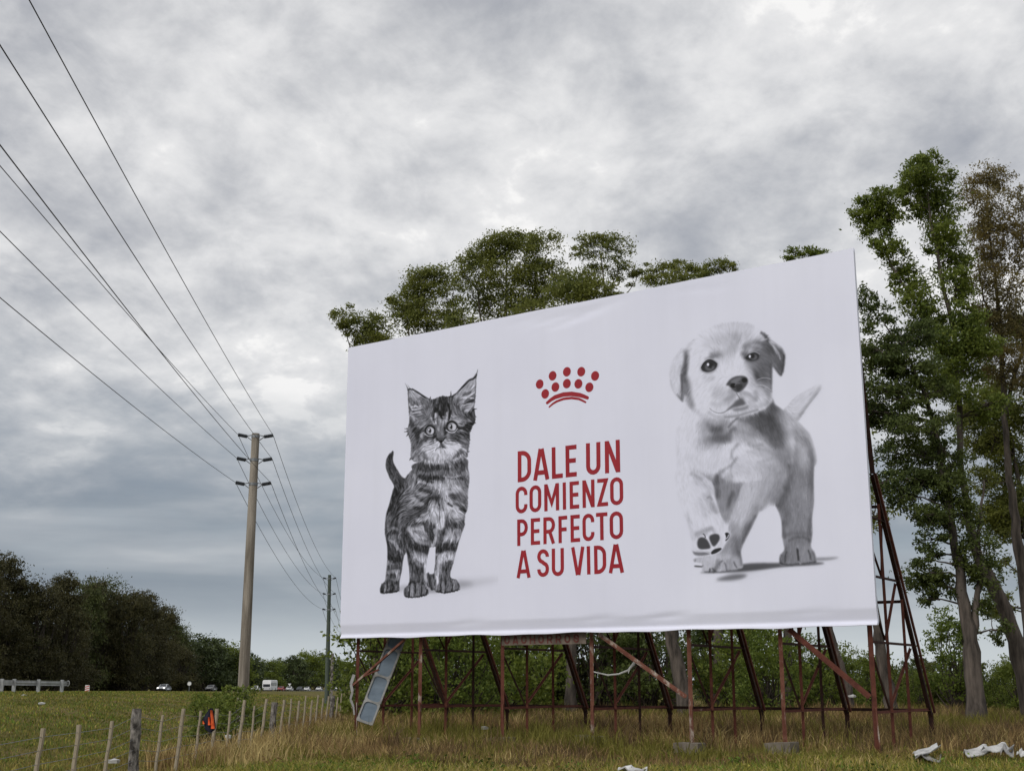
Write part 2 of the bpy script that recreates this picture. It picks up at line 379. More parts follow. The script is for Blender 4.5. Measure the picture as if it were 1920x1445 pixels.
# ---------------------------------------------------------------- print painter
class Canvas:
    """Grey-scale painting of one printed animal; photo-free, hand-placed strokes. tone 1 = blank banner, 0 = black ink."""
    def __init__(s, x0, y0, w, h, S, seed):
        s.x0, s.y0, s.S = x0, y0, S
        s.W, s.H = int(w*S), int(h*S)
        s.t = np.ones((s.H, s.W), np.float32)          # tone
        s.m = np.zeros((s.H, s.W), np.float32)         # coverage
        s.sh = np.ones((s.H, s.W), np.float32)         # printed shadow on the ground
        s.rng = np.random.RandomState(seed)
        s.jj, s.ii = np.meshgrid(np.arange(s.W), np.arange(s.H))
    def P(s, pts): return [((x-s.x0)*s.S, (y-s.y0)*s.S) for x, y in pts]
    def smooth(s, p, closed, n=5):
        p = np.array(p, float); k = len(p)
        if k < 3: return p
        out = []
        rngk = range(k) if closed else range(k-1)
        for i in rngk:
            if closed: a, b, c, d = p[i-1], p[i], p[(i+1) % k], p[(i+2) % k]
            else: a, b, c, d = p[max(i-1, 0)], p[i], p[i+1], p[min(i+2, k-1)]
            for q in range(n):
                u = q/n
                out.append(.5*((2*b)+(c-a)*u+(2*a-5*b+4*c-d)*u*u+(3*b-a-3*c+d)*u**3))
        if not closed: out.append(p[-1])
        return np.array(out)
    @staticmethod
    def blur(a, r):
        if r < .3: return a
        n = int(r*2.6)+1
        k = np.exp(-np.arange(-n, n+1)**2/(2.*r*r)); k /= k.sum()
        p = np.pad(a, ((n, n), (0, 0)), mode='edge')
        a = sum(k[i]*p[i:i+a.shape[0]] for i in range(2*n+1))
        p = np.pad(a, ((0, 0), (n, n)), mode='edge')
        return sum(k[i]*p[:, i:i+a.shape[1]] for i in range(2*n+1)).astype(np.float32)
    def mask(s, pts, feather=1., closed=True, crisp=False):
        q = np.array(s.P(pts)) if crisp else s.smooth(s.P(pts), True)
        x, y = q[:, 0], q[:, 1]
        f = feather*s.S; pad = int(f*3)+3
        a0, a1 = max(int(x.min())-pad, 0), min(int(x.max())+pad+1, s.W)
        b0, b1 = max(int(y.min())-pad, 0), min(int(y.max())+pad+1, s.H)
        if a1 <= a0 or b1 <= b0: return None
        SS = 3
        yy = (np.arange((b1-b0)*SS)+.5)/SS+b0
        xx = (np.arange((a1-a0)*SS)+.5)/SS+a0
        ins = np.zeros((len(yy), len(xx)), bool)
        xn, yn = np.roll(x, -1), np.roll(y, -1)
        for k in range(len(x)):
            if y[k] == yn[k]: continue
            r = (yy >= min(y[k], yn[k])) & (yy < max(y[k], yn[k]))
            if not r.any(): continue
            xc = x[k]+(yy[r]-y[k])*(xn[k]-x[k])/(yn[k]-y[k])
            ins[r] ^= xx[None, :] > xc[:, None]
        m = ins.reshape(b1-b0, SS, a1-a0, SS).mean((1, 3)).astype(np.float32)
        return (slice(b0, b1), slice(a0, a1)), s.blur(m, f)
    def fill(s, pts, tone, feather=1., alpha=1., cover=False, clip=False):
        r = s.mask(pts, feather)
        if r is None: return
        w, m = r
        a = m*alpha
        if clip: a = a*s.m[w]
        s.t[w] = s.t[w]*(1-a)+tone*a
        if cover: s.m[w] = np.maximum(s.m[w], m)
    def stroke(s, pts, width, tone, alpha=1., feather=.7, clip=True, w2=None):
        q = s.smooth(s.P(pts), False, 4)
        w1 = width*s.S/2; w2 = w1 if w2 is None else w2*s.S/2
        f = max(feather*s.S, .6); pad = int(max(w1, w2)+f*2)+2
        a0, a1 = max(int(q[:, 0].min())-pad, 0), min(int(q[:, 0].max())+pad+1, s.W)
        b0, b1 = max(int(q[:, 1].min())-pad, 0), min(int(q[:, 1].max())+pad+1, s.H)
        if a1 <= a0 or b1 <= b0: return
        J, I = s.jj[b0:b1, a0:a1]+.5, s.ii[b0:b1, a0:a1]+.5
        best = np.full(J.shape, 1e9)
        n = len(q)-1
        for k in range(n):
            ax, ay = q[k]; bx, by = q[k+1]
            dx, dy = bx-ax, by-ay; L = dx*dx+dy*dy+1e-9
            u = np.clip(((J-ax)*dx+(I-ay)*dy)/L, 0, 1)
            d = np.hypot(J-ax-u*dx, I-ay-u*dy)-(w1+(w2-w1)*(k+u)/n)
            np.minimum(best, d, out=best)
        a = np.clip(.5-best/(2*f), 0, 1); a = a*a*(3-2*a)*alpha
        w = (slice(b0, b1), slice(a0, a1))
        if clip: a = a*s.m[w]
        s.t[w] = s.t[w]*(1-a)+tone*a
    def shadow(s, pts, tone, feather, alpha):
        r = s.mask(pts, feather)
        if r is not None: s.sh[r[0]] *= 1-(1-tone)*r[1]*alpha
    def finish(s, gain, mid, soft=.45):
        t = s.blur(np.clip(s.t, 0, 1.02), soft*s.S/2)
        d = s.m*(t < .97)
        t = np.where(t < 1, np.clip((t-mid)*gain+mid, .03, 1), 1)
        s.t = np.clip(t*(s.sh+(1-s.sh)*np.clip(s.m, 0, 1)), 0, 1)
        return s
    def bilin(s, a, y, x):
        y = np.clip(y, 0, s.H-1.001); x = np.clip(x, 0, s.W-1.001)
        i, j = y.astype(int), x.astype(int); u, v = y-i, x-j
        return a[i, j]*(1-u)*(1-v)+a[i+1, j]*u*(1-v)+a[i, j+1]*(1-u)*v+a[i+1, j+1]*u*v
    def flow(s, ctl, sig):
        vx = np.zeros((s.H, s.W)); vy = np.zeros((s.H, s.W))
        for x, y, dx, dy in ctl:
            (px, py), = s.P([(x, y)])
            l = math.hypot(dx, dy)
            w = 1./(((s.jj-px)**2+(s.ii-py)**2)/(sig*s.S)**2+.05)**1.5
            vx += w*dx/l; vy += w*dy/l
        n = np.hypot(vx, vy)+1e-9
        return vx/n, vy/n
    def lic(s, vx, vy, L, grain):
        nz = s.blur(s.rng.rand(s.H, s.W).astype(np.float32), grain)
        nz = (nz-nz.mean())/nz.std()
        acc = nz.copy(); wsum = 1.
        for sg in (-1, 1):
            y, x = s.ii.astype(float), s.jj.astype(float)
            for k in range(1, L+1):
                a, b = s.bilin(vx, y, x), s.bilin(vy, y, x)
                x = x+a*sg; y = y+b*sg
                acc = acc+s.bilin(nz, y, x)
            wsum += L
        acc /= wsum
        return ((acc-acc.mean())/acc.std()).astype(np.float32)
    def tufts(s, vx, vy, n, length, width, delta, seed, tmax=.9):
        r = np.random.RandomState(seed); I, J = np.nonzero(s.m > .8); k = r.randint(0, len(I), n)
        src = s.t.copy()
        for i, j in zip(I[k], J[k]):
            t0 = src[i, j]
            if t0 > tmax: continue
            pts = []; x, y = float(j), float(i); L = length*s.S*r.uniform(.6, 1.4); c = r.uniform(-.35, .35)
            for q in range(4):
                pts.append((s.x0+x/s.S, s.y0+y/s.S)); a, b = vx[int(np.clip(y, 0, s.H-1)), int(np.clip(x, 0, s.W-1))], vy[int(np.clip(y, 0, s.H-1)), int(np.clip(x, 0, s.W-1))]
                a, b = a-b*c, b+a*c; x += a*L/3; y += b*L/3
            d = delta*r.choice((-1, 1.))*r.uniform(.5, 1.2)*(.55+.9*t0)
            s.stroke(pts, width*r.uniform(.7, 1.5), float(np.clip(t0+d, .08, .95)), .7, .5, True, .3)
    def fur(s, vx, vy, L=5, grain=.5, push=2.0, amp=.06, jitter=1.):
        """Drag the painting along the coat so that edges break into hairs; modulate with hair grain."""
        l1 = s.lic(vx, vy, L, grain)
        d = l1*push*s.S
        y, x = s.ii-vy*d, s.jj-vx*d
        s.t = s.bilin(s.t, y, x).astype(np.float32)
        s.m = s.bilin(s.m, y, x).astype(np.float32)
        l2 = s.lic(vx, vy, L+2, grain)
        a = amp if np.isscalar(amp) else s.bilin(amp, s.ii, s.jj)
        s.t = s.t+l2*a*s.m*np.clip(4*s.t*(1.25-s.t), .25, 1.)
A = lambda *p: [(690+x/6.0208, 680+y/6.0208) for x, y in p]
B = lambda *p: [(690+x/6.0208, 890+y/6.0208) for x, y in p]
Cc = lambda *p: [(1230+x/6., 590+y/6.) for x, y in p]
D = lambda *p: [(1230+x/5.16, 820+y/5.16) for x, y in p]

def paint_kitten(S):
    c = Canvas(700, 690, 235, 440, S, 3)
    # ground shadow
    c.shadow(B((1000,1190),(1200,1180),(1445,1165),(1445,1195),(1200,1260),(1030,1290),(900,1290)), .84, 5, .75)
    c.shadow(B((1010,1200),(1160,1210),(1180,1240),(1030,1275)), .70, 4, .6)
    c.shadow(B((330,1270),(440,1240),(480,1300),(400,1310),(330,1320)), .72, 3, .6)
    c.shadow(B((640,1250),(800,1240),(800,1320),(700,1330),(640,1340)), .62, 2.5, .8)
    # tail + hind body + hind leg
    c.fill(A((300,1420),(240,1290),(200,1170),(215,1070),(268,1000),(292,1008),(285,1110),(330,1200),(402,1300),(450,1255),(520,1190),(560,1200),(560,1700),(300,1700)), .31, .7, 1, True)
    c.fill(B((310,130),(270,220),(240,330),(205,430),(190,560),(190,680),(215,800),(215,960),(205,1060),(190,1190),(150,1230),(130,1300),(160,1340),(340,1318),(357,1290),(362,1180),(385,1080),(402,960),(430,880),(520,800),(560,400),(520,100)), .36, .8, 1, True)
    c.stroke(A((262,1050),(240,1150),(290,1290),(370,1400)), 5, .24, .6, 2.5)
    c.stroke(A((210,1120),(222,1190),(270,1300)), 1.5, .45, .5, 1)
    for p, w, t in [(((330,160),(280,300),(270,420)),10,.24),(((350,180),(330,330),(320,480)),11,.27),(((430,200),(420,330),(425,480)),7,.5),(((240,430),(225,560),(240,640)),6,.48),
                    (((330,420),(300,520),(290,640)),8,.30),(((370,450),(360,560),(380,660)),6,.5),(((230,620),(300,600),(360,640)),5,.56),(((240,700),(300,700),(380,690)),9,.5),
                    (((250,740),(300,770),(340,830)),6,.68),(((310,740),(320,800),(360,850)),6,.62),(((390,680),(410,760),(400,850)),6,.3),(((220,760),(225,860),(240,950)),5,.28),
                    (((250,850),(290,880),(330,900)),9,.30),(((240,930),(300,950),(380,950)),8,.24),(((340,870),(370,920),(390,960)),6,.38),(((220,980),(240,1000),(300,1020)),7,.6),
                    (((240,1040),(300,1030),(370,1010)),7,.4),(((220,1100),(280,1090),(350,1080)),7,.62),(((320,1090),(340,1140),(330,1180)),6,.75),(((215,1150),(250,1180),(300,1190)),6,.45),
                    (((180,1210),(260,1200),(330,1230)),5,.32),(((160,1240),(150,1290),(170,1325)),4,.25),(((190,1240),(195,1290),(190,1310)),3.5,.56),(((230,1240),(235,1280),(225,1300)),3.5,.52),
                    (((275,1230),(285,1270),(275,1300)),3,.22),(((310,1240),(315,1290),(300,1310)),4,.55),(((215,1250),(210,1290),(205,1315)),1.6,.2),(((255,1240),(252,1290),(250,1315)),1.4,.22),
                    (((140,1320),(230,1325),(340,1305)),2.4,.16)]:
        c.stroke(B(*p), w, t, .85, w*.28)
    # far hind leg between the front ones
    c.fill(B((660,1110),(720,1115),(762,1120),(770,1290),(690,1285),(665,1220)), .40, 1.0, 1, True)
    c.stroke(B((690,1140),(700,1220),(720,1280)), 5, .24, .7, 1.5); c.stroke(B((740,1160),(735,1230),(740,1280)), 3, .6, .6, 1.2)
    # torso
    c.fill(A((520,1140),(500,1220),(450,1300),(430,1445),(410,1800),(420,2000),(560,2050),(700,2080),(860,2060),(1000,2040),(1060,1910),(1090,1820),(1100,1710),(1125,1660),(1130,1590),(1130,1460),(1140,1360),(1145,1280),(1130,1180),(1110,1080),(900,1050)), .46, .8, 1, True)
    # front legs
    c.fill(B((420,520),(420,700),(440,920),(455,1000),(470,1100),(465,1220),(420,1270),(405,1320),(420,1375),(500,1387),(640,1370),(690,1330),(680,1270),(660,1210),(650,1100),(665,980),(700,800),(760,620),(600,500)), .44, .8, 1, True)
    c.fill(B((800,600),(775,700),(765,880),(760,1000),(750,1100),(790,1150),(800,1220),(765,1280),(760,1315),(860,1335),(1000,1315),(1040,1290),(1040,1240),(1000,1180),(940,1165),(930,1120),(945,1060),(970,980),(1000,860),(1030,760),(1065,650),(1095,540),(1000,480)), .44, .8, 1, True)
    # light between the legs
    c.fill(B((672,930),(700,910),(757,915),(760,960),(752,1060),(735,1105),(712,1120),(690,1100),(672,1040)), .98, .8)
    c.fill(B((408,930),(438,900),(448,1000),(462,1090),(460,1210),(420,1250),(365,1265),(366,1190),(390,1090)), .97, .9)
    T = [# chest, dark collar under the chin
        (((560,1160),(680,1200),(800,1210)),18,.28),(((880,1200),(1000,1150),(1100,1110)),15,.33),(((560,1240),(700,1260),(780,1240)),9,.5),(((600,1290),(700,1310),(800,1300)),11,.22),
        (((830,1230),(930,1250),(1050,1230)),10,.52),(((800,1320),(950,1300),(1080,1300)),8,.28),(((1050,1260),(1110,1300),(1130,1400)),8,.42),(((500,1240),(480,1330),(450,1420)),10,.5),
        (((520,1280),(600,1340),(700,1370)),7,.62),(((900,1360),(1000,1340),(1100,1370)),9,.58),(((560,1390),(650,1390),(740,1400)),8,.6),(((760,1380),(830,1400),(900,1390)),12,.7),
        (((930,1390),(960,1400),(1010,1420)),11,.74),(((1080,1180),(1110,1220),(1130,1300)),5,.6),(((540,1340),(560,1400),(600,1440)),5,.33),(((860,1280),(960,1290),(1040,1270)),4,.65),
        (((720,1330),(800,1350),(870,1340)),5,.55),(((640,1350),(700,1340),(750,1350)),3,.3),(((540,1130),(540,1190),(530,1230)),7,.4),(((1050,1120),(1080,1160),(1060,1210)),8,.32)]
    for p, w, t in T: c.stroke(A(*p), w, t, .85, w*.25)
    T = [(((440,60),(430,200),(420,350)),9,.42),(((520,60),(500,200),(480,330)),8,.55),(((600,110),(680,130),(740,150)),8,.42),(((570,80),(650,90),(700,110)),4,.68),(((600,160),(680,190),(740,200)),6,.3),
         (((780,100),(830,130),(860,190)),14,.72),(((900,60),(950,100),(980,150)),12,.66),(((860,200),(950,190),(1030,180)),8,.72),(((1000,150),(1080,200),(1130,260)),8,.6),(((1040,90),(1090,130),(1130,180)),8,.5),
         (((560,200),(600,230),(660,240)),8,.66),(((500,260),(540,290),(600,330)),8,.7),(((440,250),(450,330),(420,420)),7,.45),(((620,260),(680,270),(720,260)),6,.42),
         (((700,270),(780,270),(850,230)),12,.26),(((660,320),(720,300),(800,310)),9,.27),(((540,380),(620,370),(690,330)),11,.30),(((500,330),(560,340),(620,330)),5,.6),(((480,420),(560,430),(640,400)),11,.36),
         (((440,480),(520,500),(600,470)),11,.34),(((430,540),(520,540),(600,520)),9,.32),(((560,510),(640,500),(700,450)),8,.66),(((600,460),(650,440),(680,420)),4,.72),
         (((870,230),(900,290),(910,350)),16,.80),(((820,300),(850,360),(860,430)),10,.70),(((740,320),(770,380),(760,440)),13,.68),(((720,360),(760,450),(740,530)),12,.76),(((780,420),(800,520),(800,600)),12,.80),
         (((880,400),(950,420),(1020,450)),16,.74),(((840,440),(850,540),(830,600)),13,.84),(((940,470),(1000,460),(1060,450)),12,.72),(((910,350),(980,370),(1050,400)),9,.80),(((680,480),(720,500),(710,540)),10,.70),
         (((910,320),(930,340),(950,350)),4,.18),(((960,240),(1020,280),(1100,330)),12,.36),(((1000,300),(1060,330),(1120,350)),7,.55),(((1050,380),(1090,400),(1110,420)),7,.28),(((800,280),(800,320),(810,340)),3,.3),
         (((840,250),(840,320),(860,400)),2,.5),(((800,380),(820,460),(810,500)),2,.55),(((760,420),(790,480),(780,560)),2,.55),(((890,440),(880,500),(890,560)),2,.6),
         (((900,540),(980,530),(1070,520)),10,.42),(((900,580),(980,570),(1060,570)),10,.30),(((960,500),(1000,520),(1080,490)),4,.6),
         # belly / between legs top
         (((650,580),(720,590),(740,640)),16,.34),(((640,650),(700,690),(720,740)),16,.32),(((690,760),(700,820),(690,880)),9,.48),(((730,800),(730,850),(720,890)),8,.6),
         (((760,620),(770,700),(740,800)),6,.74),(((790,580),(810,620),(815,680)),8,.78),(((820,640),(830,700),(830,780)),8,.44),(((870,620),(850,700),(830,760)),9,.32),
         # left foreleg bands
         (((430,620),(440,700),(450,760)),12,.30),(((470,610),(540,620),(610,600)),10,.80),(((500,660),(560,690),(620,700)),11,.78),(((540,720),(580,760),(650,780)),8,.72),(((520,640),(580,640),(640,670)),5,.55),
         (((600,600),(640,660),(660,720)),6,.66),(((440,760),(500,800),(560,830)),14,.34),(((540,800),(600,820),(650,840)),13,.25),(((450,850),(520,870),(560,900)),9,.36),(((600,860),(640,850),(660,870)),7,.3),
         (((530,910),(590,930),(640,960)),14,.72),(((600,950),(630,990),(640,1020)),12,.80),(((480,920),(500,960),(540,990)),8,.42),(((480,1000),(540,1030),(620,1030)),11,.36),(((550,1000),(600,1030),(640,1060)),6,.52),
         (((480,1080),(560,1090),(620,1080)),12,.34),(((480,1130),(540,1150),(610,1140)),10,.48),(((580,1110),(610,1150),(620,1190)),8,.38),(((650,1020),(650,1100),(655,1200)),5,.82),(((480,1190),(540,1190),(610,1190)),9,.42),
         (((470,1225),(540,1210),(630,1230)),6,.28),(((420,1290),(415,1340),(430,1370)),5,.28),(((450,1260),(445,1310),(440,1350)),5,.52),(((500,1240),(500,1300),(495,1350)),6,.60),(((570,1230),(575,1290),(570,1350)),6,.56),(((630,1260),(640,1300),(620,1340)),6,.55),
         (((470,1270),(470,1320),(465,1360)),2,.18),(((535,1250),(535,1310),(535,1365)),2.2,.15),(((605,1260),(608,1310),(600,1355)),2.2,.17),(((655,1270),(670,1300),(660,1330)),3,.3),(((420,1372),(520,1380),(660,1350)),2.6,.14),(((645,1220),(670,1270),(700,1290)),2.5,.8),
         # right foreleg bands
         (((870,640),(840,730),(800,790)),9,.30),(((920,640),(960,650),(1040,650)),13,.62),(((880,720),(940,700),(1020,710)),14,.70),(((850,770),(900,750),(960,760)),7,.62),(((930,640),(900,700),(860,760)),4,.8),
         (((790,830),(880,800),(1000,800)),14,.25),(((780,860),(860,850),(990,840)),9,.22),(((800,930),(860,910),(940,900)),14,.82),(((840,970),(890,950),(950,930)),11,.80),(((790,980),(800,1080),(790,1160)),11,.80),(((770,920),(765,1000),(760,1060)),4,.4),
         (((850,1020),(900,1000),(950,1000)),9,.40),(((860,1060),(900,1050),(930,1050)),9,.30),(((850,1110),(890,1110),(920,1110)),9,.44),(((830,1150),(870,1160),(920,1160)),9,.36),(((780,1190),(790,1230),(770,1270)),6,.62),
         (((820,1190),(900,1175),(980,1190)),6,.38),(((800,1230),(800,1280),(790,1310)),6,.46),(((850,1220),(850,1270),(850,1310)),6,.58),(((910,1210),(920,1250),(915,1300)),5,.52),(((980,1200),(995,1240),(985,1290)),7,.58),(((1020,1230),(1030,1260),(1020,1285)),4,.4),
         (((820,1240),(825,1280),(815,1315)),2,.18),(((880,1220),(885,1270),(875,1315)),2.2,.16),(((945,1200),(960,1250),(950,1305)),2.2,.17),(((770,1315),(900,1325),(1035,1290)),2.6,.15)]
    for p, w, t in T: c.stroke(B(*p), w, t if t < .6 else min(t*1.02, .88), .82, w*.32)
    # head
    hd = A((450,300),(500,292),(560,322),(620,362),(690,402),(740,412),(790,388),(850,376),(920,378),(990,342),(1060,262),(1130,192),(1200,158),(1228,120),(1222,200),(1215,350),(1200,510),(1212,640),(1180,720),(1150,800),(1148,900),(1130,990),(1120,1060),(1040,1110),(900,1150),(760,1150),(620,1130),(490,1090),(485,980),(480,900),(450,800),(440,760),(455,720),(465,640),(458,520),(450,400))
    c.fill(hd, .47, .7, 1, True)
    T = [# ears: left
        (((470,330),(540,380),(640,440)),16,.62),(((500,340),(480,420),(490,500)),12,.60),(((480,420),(510,470),(570,480)),9,.34),(((520,400),(580,440),(640,460)),8,.55),(((560,480),(590,540),(580,620)),12,.48),(((480,520),(500,580),(520,640)),11,.46),
        (((600,400),(660,440),(690,470)),9,.42),(((620,480),(640,560),(640,640)),12,.40),(((500,590),(520,630),(560,660)),5,.62),(((490,500),(530,490),(590,490)),2.2,.78),(((480,540),(530,525),(590,520)),1.6,.75),(((490,580),(530,560),(590,550)),1.6,.72),(((470,600),(490,560),(500,540)),1.6,.7),
        (((454,300),(500,296),(560,330),(650,390)),3.4,.15),(((452,310),(456,420),(466,560)),1.8,.35),(((560,330),(620,372),(700,412)),2.6,.18),
        # right ear
        (((1190,190),(1120,260),(1060,340)),18,.62),(((1200,220),(1200,300),(1180,360)),12,.64),(((1060,330),(1000,370),(960,400)),12,.50),(((1150,340),(1110,350),(1080,360)),6,.30),(((1190,330),(1140,370),(1080,400)),3,.74),(((1190,380),(1130,410),(1070,440)),9,.34),(((1190,420),(1140,440),(1090,470)),5,.28),
        (((1200,470),(1150,490),(1090,500)),8,.55),(((1060,420),(1050,480),(1090,530)),9,.55),(((1180,500),(1140,530),(1090,540)),4,.68),(((1070,400),(1120,390),(1190,400)),1.8,.78),(((1070,450),(1100,410),(1180,350)),1.6,.74),(((1070,480),(1140,460),(1190,460)),1.6,.74),
        (((1230,110),(1200,168),(1130,205),(1060,280),(980,350),(940,385)),3.4,.15),(((1222,160),(1216,300),(1202,480)),2,.32),(((940,350),(925,390),(950,410)),4,.2),(((1185,520),(1205,560),(1210,640)),5,.22),(((1120,590),(1160,600),(1190,640)),12,.25),
        # forehead
        (((760,410),(840,390),(910,400)),12,.26),(((800,430),(850,430),(900,430)),11,.36),(((700,420),(710,480),(720,520)),8,.40),(((740,430),(760,500),(750,560)),6,.30),(((960,430),(1000,480),(1040,540)),16,.40),(((940,410),(935,480),(930,560)),6,.34),
        (((840,420),(850,520),(840,600)),10,.16),(((790,470),(800,540),(815,600)),5,.20),(((880,440),(885,520),(870,590)),5,.22),(((905,470),(925,560),(910,645)),4.5,.16),(((770,520),(740,590),(735,665)),4.5,.17),(((820,560),(825,600),(820,620)),4,.14),
        (((765,570),(765,620),(770,680)),4,.70),(((715,620),(730,660),(750,690)),3,.64),(((895,560),(890,620),(880,660)),4,.68),(((940,600),(930,640),(915,670)),3,.64),(((800,610),(805,680),(805,760)),5,.52),(((850,610),(845,680),(845,760)),4,.58),(((825,640),(825,720),(825,780)),4,.44),
        (((640,520),(670,600),(690,650)),8,.42),(((560,640),(600,680),(640,700)),10,.46),(((540,700),(580,730),(630,740)),7,.56),(((980,560),(1000,620),(1040,650)),10,.44),(((1000,640),(1050,660),(1090,680)),7,.56),(((960,620),(990,650),(1020,690)),5,.62),
        (((470,690),(520,740),(560,800)),14,.28),(((600,760),(560,820),(540,900)),9,.24),(((640,740),(600,780),(590,800)),6,.3),(((620,790),(600,820),(620,850)),5,.62),(((660,840),(640,880),(600,920)),10,.32),(((700,830),(740,850),(750,870)),8,.3),(((480,760),(500,860),(510,960)),10,.42),
        (((1050,720),(1100,740),(1140,740)),13,.20),(((1020,790),(1080,800),(1130,830)),13,.26),(((940,800),(980,830),(1030,850)),9,.28),(((1030,700),(1060,710),(1080,700)),5,.55),(((1060,860),(1100,900),(1120,960)),9,.38),(((1000,760),(1030,770),(1060,760)),4,.45),(((1130,700),(1160,700),(1180,690)),10,.24),
        (((560,930),(620,920),(680,890)),8,.36),(((520,960),(540,1030),(600,1080)),10,.40),(((600,980),(660,1050),(700,1090)),9,.44),(((630,1010),(690,1060),(750,1100)),5,.30),(((500,1020),(520,1070),(560,1110)),7,.5),(((960,1060),(920,1110),(880,1130)),8,.36),(((1000,1000),(960,1050),(930,1090)),6,.6),
        (((1040,960),(1040,1020),(1000,1070)),9,.40),(((1090,960),(1110,1010),(1100,1060)),6,.46),(((1020,920),(1060,960),(1100,990)),4,.68),(((580,1040),(620,1090),(680,1120)),5,.55),(((1060,1040),(1020,1080),(960,1100)),4,.65),(((880,1100),(920,1130),(930,1170)),5,.66),
        # muzzle
        (((700,920),(740,940),(780,930)),14,.84),(((640,960),(720,970),(780,960)),15,.80),(((900,900),(930,930),(980,940)),14,.80),(((860,880),(880,910),(900,930)),9,.86),(((770,880),(780,900),(770,920)),9,.86),(((700,1010),(800,1040),(900,1020)),18,.90),(((720,1050),(800,1075),(880,1060)),13,.84),(((920,990),(960,970),(1010,950)),11,.74),(((760,980),(830,1000),(900,990)),12,.88),(((640,910),(670,930),(690,960)),8,.66),
        (((700,1100),(780,1120),(860,1110)),8,.64),(((690,905),(720,892),(750,888)),1.4,.28),(((690,918),(720,912),(750,905)),1.3,.3),(((890,855),(920,850),(960,855)),1.4,.32),(((890,882),(930,878),(960,880)),1.4,.3),(((700,900),(690,935),(650,950)),1.5,.6),
        (((760,830),(775,850),(790,870)),5,.22),(((885,790),(875,815),(880,840)),5,.22),(((770,800),(765,830),(740,840)),5,.25),(((870,740),(870,780),(880,800)),5,.25)]
    for p, w, t in T: c.stroke(A(*p), w, t if t < .22 else (min(t*1.16, .9) if t < .8 else t*.97), .85, w*.25)
    c.stroke(A((450,305),(440,270),(415,225)), 3, .35, .8, .8, False, .4); c.stroke(A((470,292),(455,260),(440,240)), 2, .45, .7, .8, False, .4)
    c.stroke(A((1222,150),(1232,110),(1240,70)), 3, .25, .9, .7, False, .4); c.stroke(A((1195,165),(1205,145),(1215,120)), 2, .35, .8, .7, False, .4)
    for x, y, dx, dy in [(440,745,-30,-8),(450,770,-45,5),(455,800,-25,25),(1200,520,30,-5),(1205,600,18,5),(935,370,-2,-50),(700,405,8,-25),(480,1080,-15,20),(1125,1000,20,-8),(1200,660,15,20)]:
        c.stroke(A((x,y),(x+dx*.6,y+dy*.6+4),(x+dx,y+dy)), 3, .3, .9, .6, False, .5)
    # coat flow
    F = []
    for pts, f in [([(600,350,.6,.5),(480,450,.2,1),(560,560,1,-.2),(1150,260,-.6,.8),(1130,430,-1,.3),(840,480,.05,1),(730,520,-.2,1),(950,520,.25,1),(560,720,-.6,.5),(520,880,-.5,.8),(600,1000,-.6,.8),(700,950,-1,.15),(820,1020,0,1),(950,930,1,.2),(1060,900,.9,.5),(1090,720,.7,.4),(1000,1050,.3,.9),(700,1150,.2,1),(560,1200,-.3,1),(1060,1250,.4,.9),(820,720,0,-1),(640,680,-.8,.3),(1000,660,.8,.1),(250,1150,.3,1),(350,1350,.4,1),(800,1350,.1,1)], A),
                   ([(260,300,-.2,1),(470,250,-.9,.35),(620,200,-.9,.4),(450,400,-1,.2),(560,450,-.8,.5),(280,600,-.3,1),(300,850,.2,1),(270,1080,0,1),(240,1270,0,1),(800,200,-.3,1),(860,350,.1,1),(780,500,.1,1),(980,250,.7,.6),(1050,400,.7,.7),(980,520,.4,.8),(560,680,.5,.8),(550,900,.2,1),(550,1100,.05,1),(540,1300,0,1),(950,700,-.3,1),(880,850,-.2,1),(880,1050,-.1,1),(900,1250,0,1),(700,650,.2,1)], B)]:
        for x, y, dx, dy in pts:
            (px, py), = f((x, y)); F.append((px, py, dx, dy))
    vx, vy = c.flow(F, 12)
    c.tufts(vx, vy, 1500, 9, 1.5, .20, 1)
    c.fur(vx, vy, 4, .5, .36, .045)
    c.fur(vx, vy, 3, 1.2, .3, .03)
    # crisp features over the coat: eyes, nose, mouth
    for ex, ey, rx, ry, px in [(702,766,51,55,702),(948,722,55,57,940)]:
        el = lambda k, ox=0, oy=0: A(*[(ex+ox+math.cos(a)*rx*k, ey+oy+math.sin(a)*ry*k) for a in np.linspace(0, 6.283, 14)[:-1]])
        c.fill(el(1.22), .17, .8, .85)
        c.stroke(A((ex-rx*1.2,ey+ry*.62),(ex-rx*.35,ey+ry*1.12),(ex+rx*.6,ey+ry*.98)), 1.3, .90, .85, .6)
        if ex > 800: c.stroke(A((ex-rx*.7,ey+ry*1.0),(ex+rx*.4,ey+ry*1.12),(ex+rx*1.1,ey+ry*.35)), 1.3, .90, .85, .6)
        c.fill(el(1.0), .16, .5)
        c.fill(el(.86), .66, .5)
        c.fill(A((ex+5,ey-ry*.6),(ex+rx*.8,ey-ry*.3),(ex+rx*.75,ey+ry*.5),(ex+10,ey+ry*.7)), .84, .9, .85)
        c.fill(A((ex-rx*.8,ey-ry*.1),(ex-rx*.5,ey-ry*.6),(ex-rx*.1,ey-ry*.75),(ex-rx*.3,ey)), .42, 1., .6)
        c.fill(A((px-13,ey),(px,ey-24),(px+13,ey),(px,ey+26)), .06, .55)
        c.fill(A((px-20,ey-16),(px-8,ey-20),(px-6,ey-8),(px-18,ey-4)), 1., .35)
        c.stroke(A((ex-rx*1.0,ey-ry*.35),(ex-rx*.2,ey-ry*1.08),(ex+rx*.9,ey-ry*.5)), 2.2, .10, .95, .5)
    c.fill(A((775,848),(800,840),(850,838),(872,842),(845,885),(828,902),(815,900),(795,875)), .36, .7)
    c.fill(A((790,815),(850,812),(870,838),(780,845)), .50, 1.2, .8)
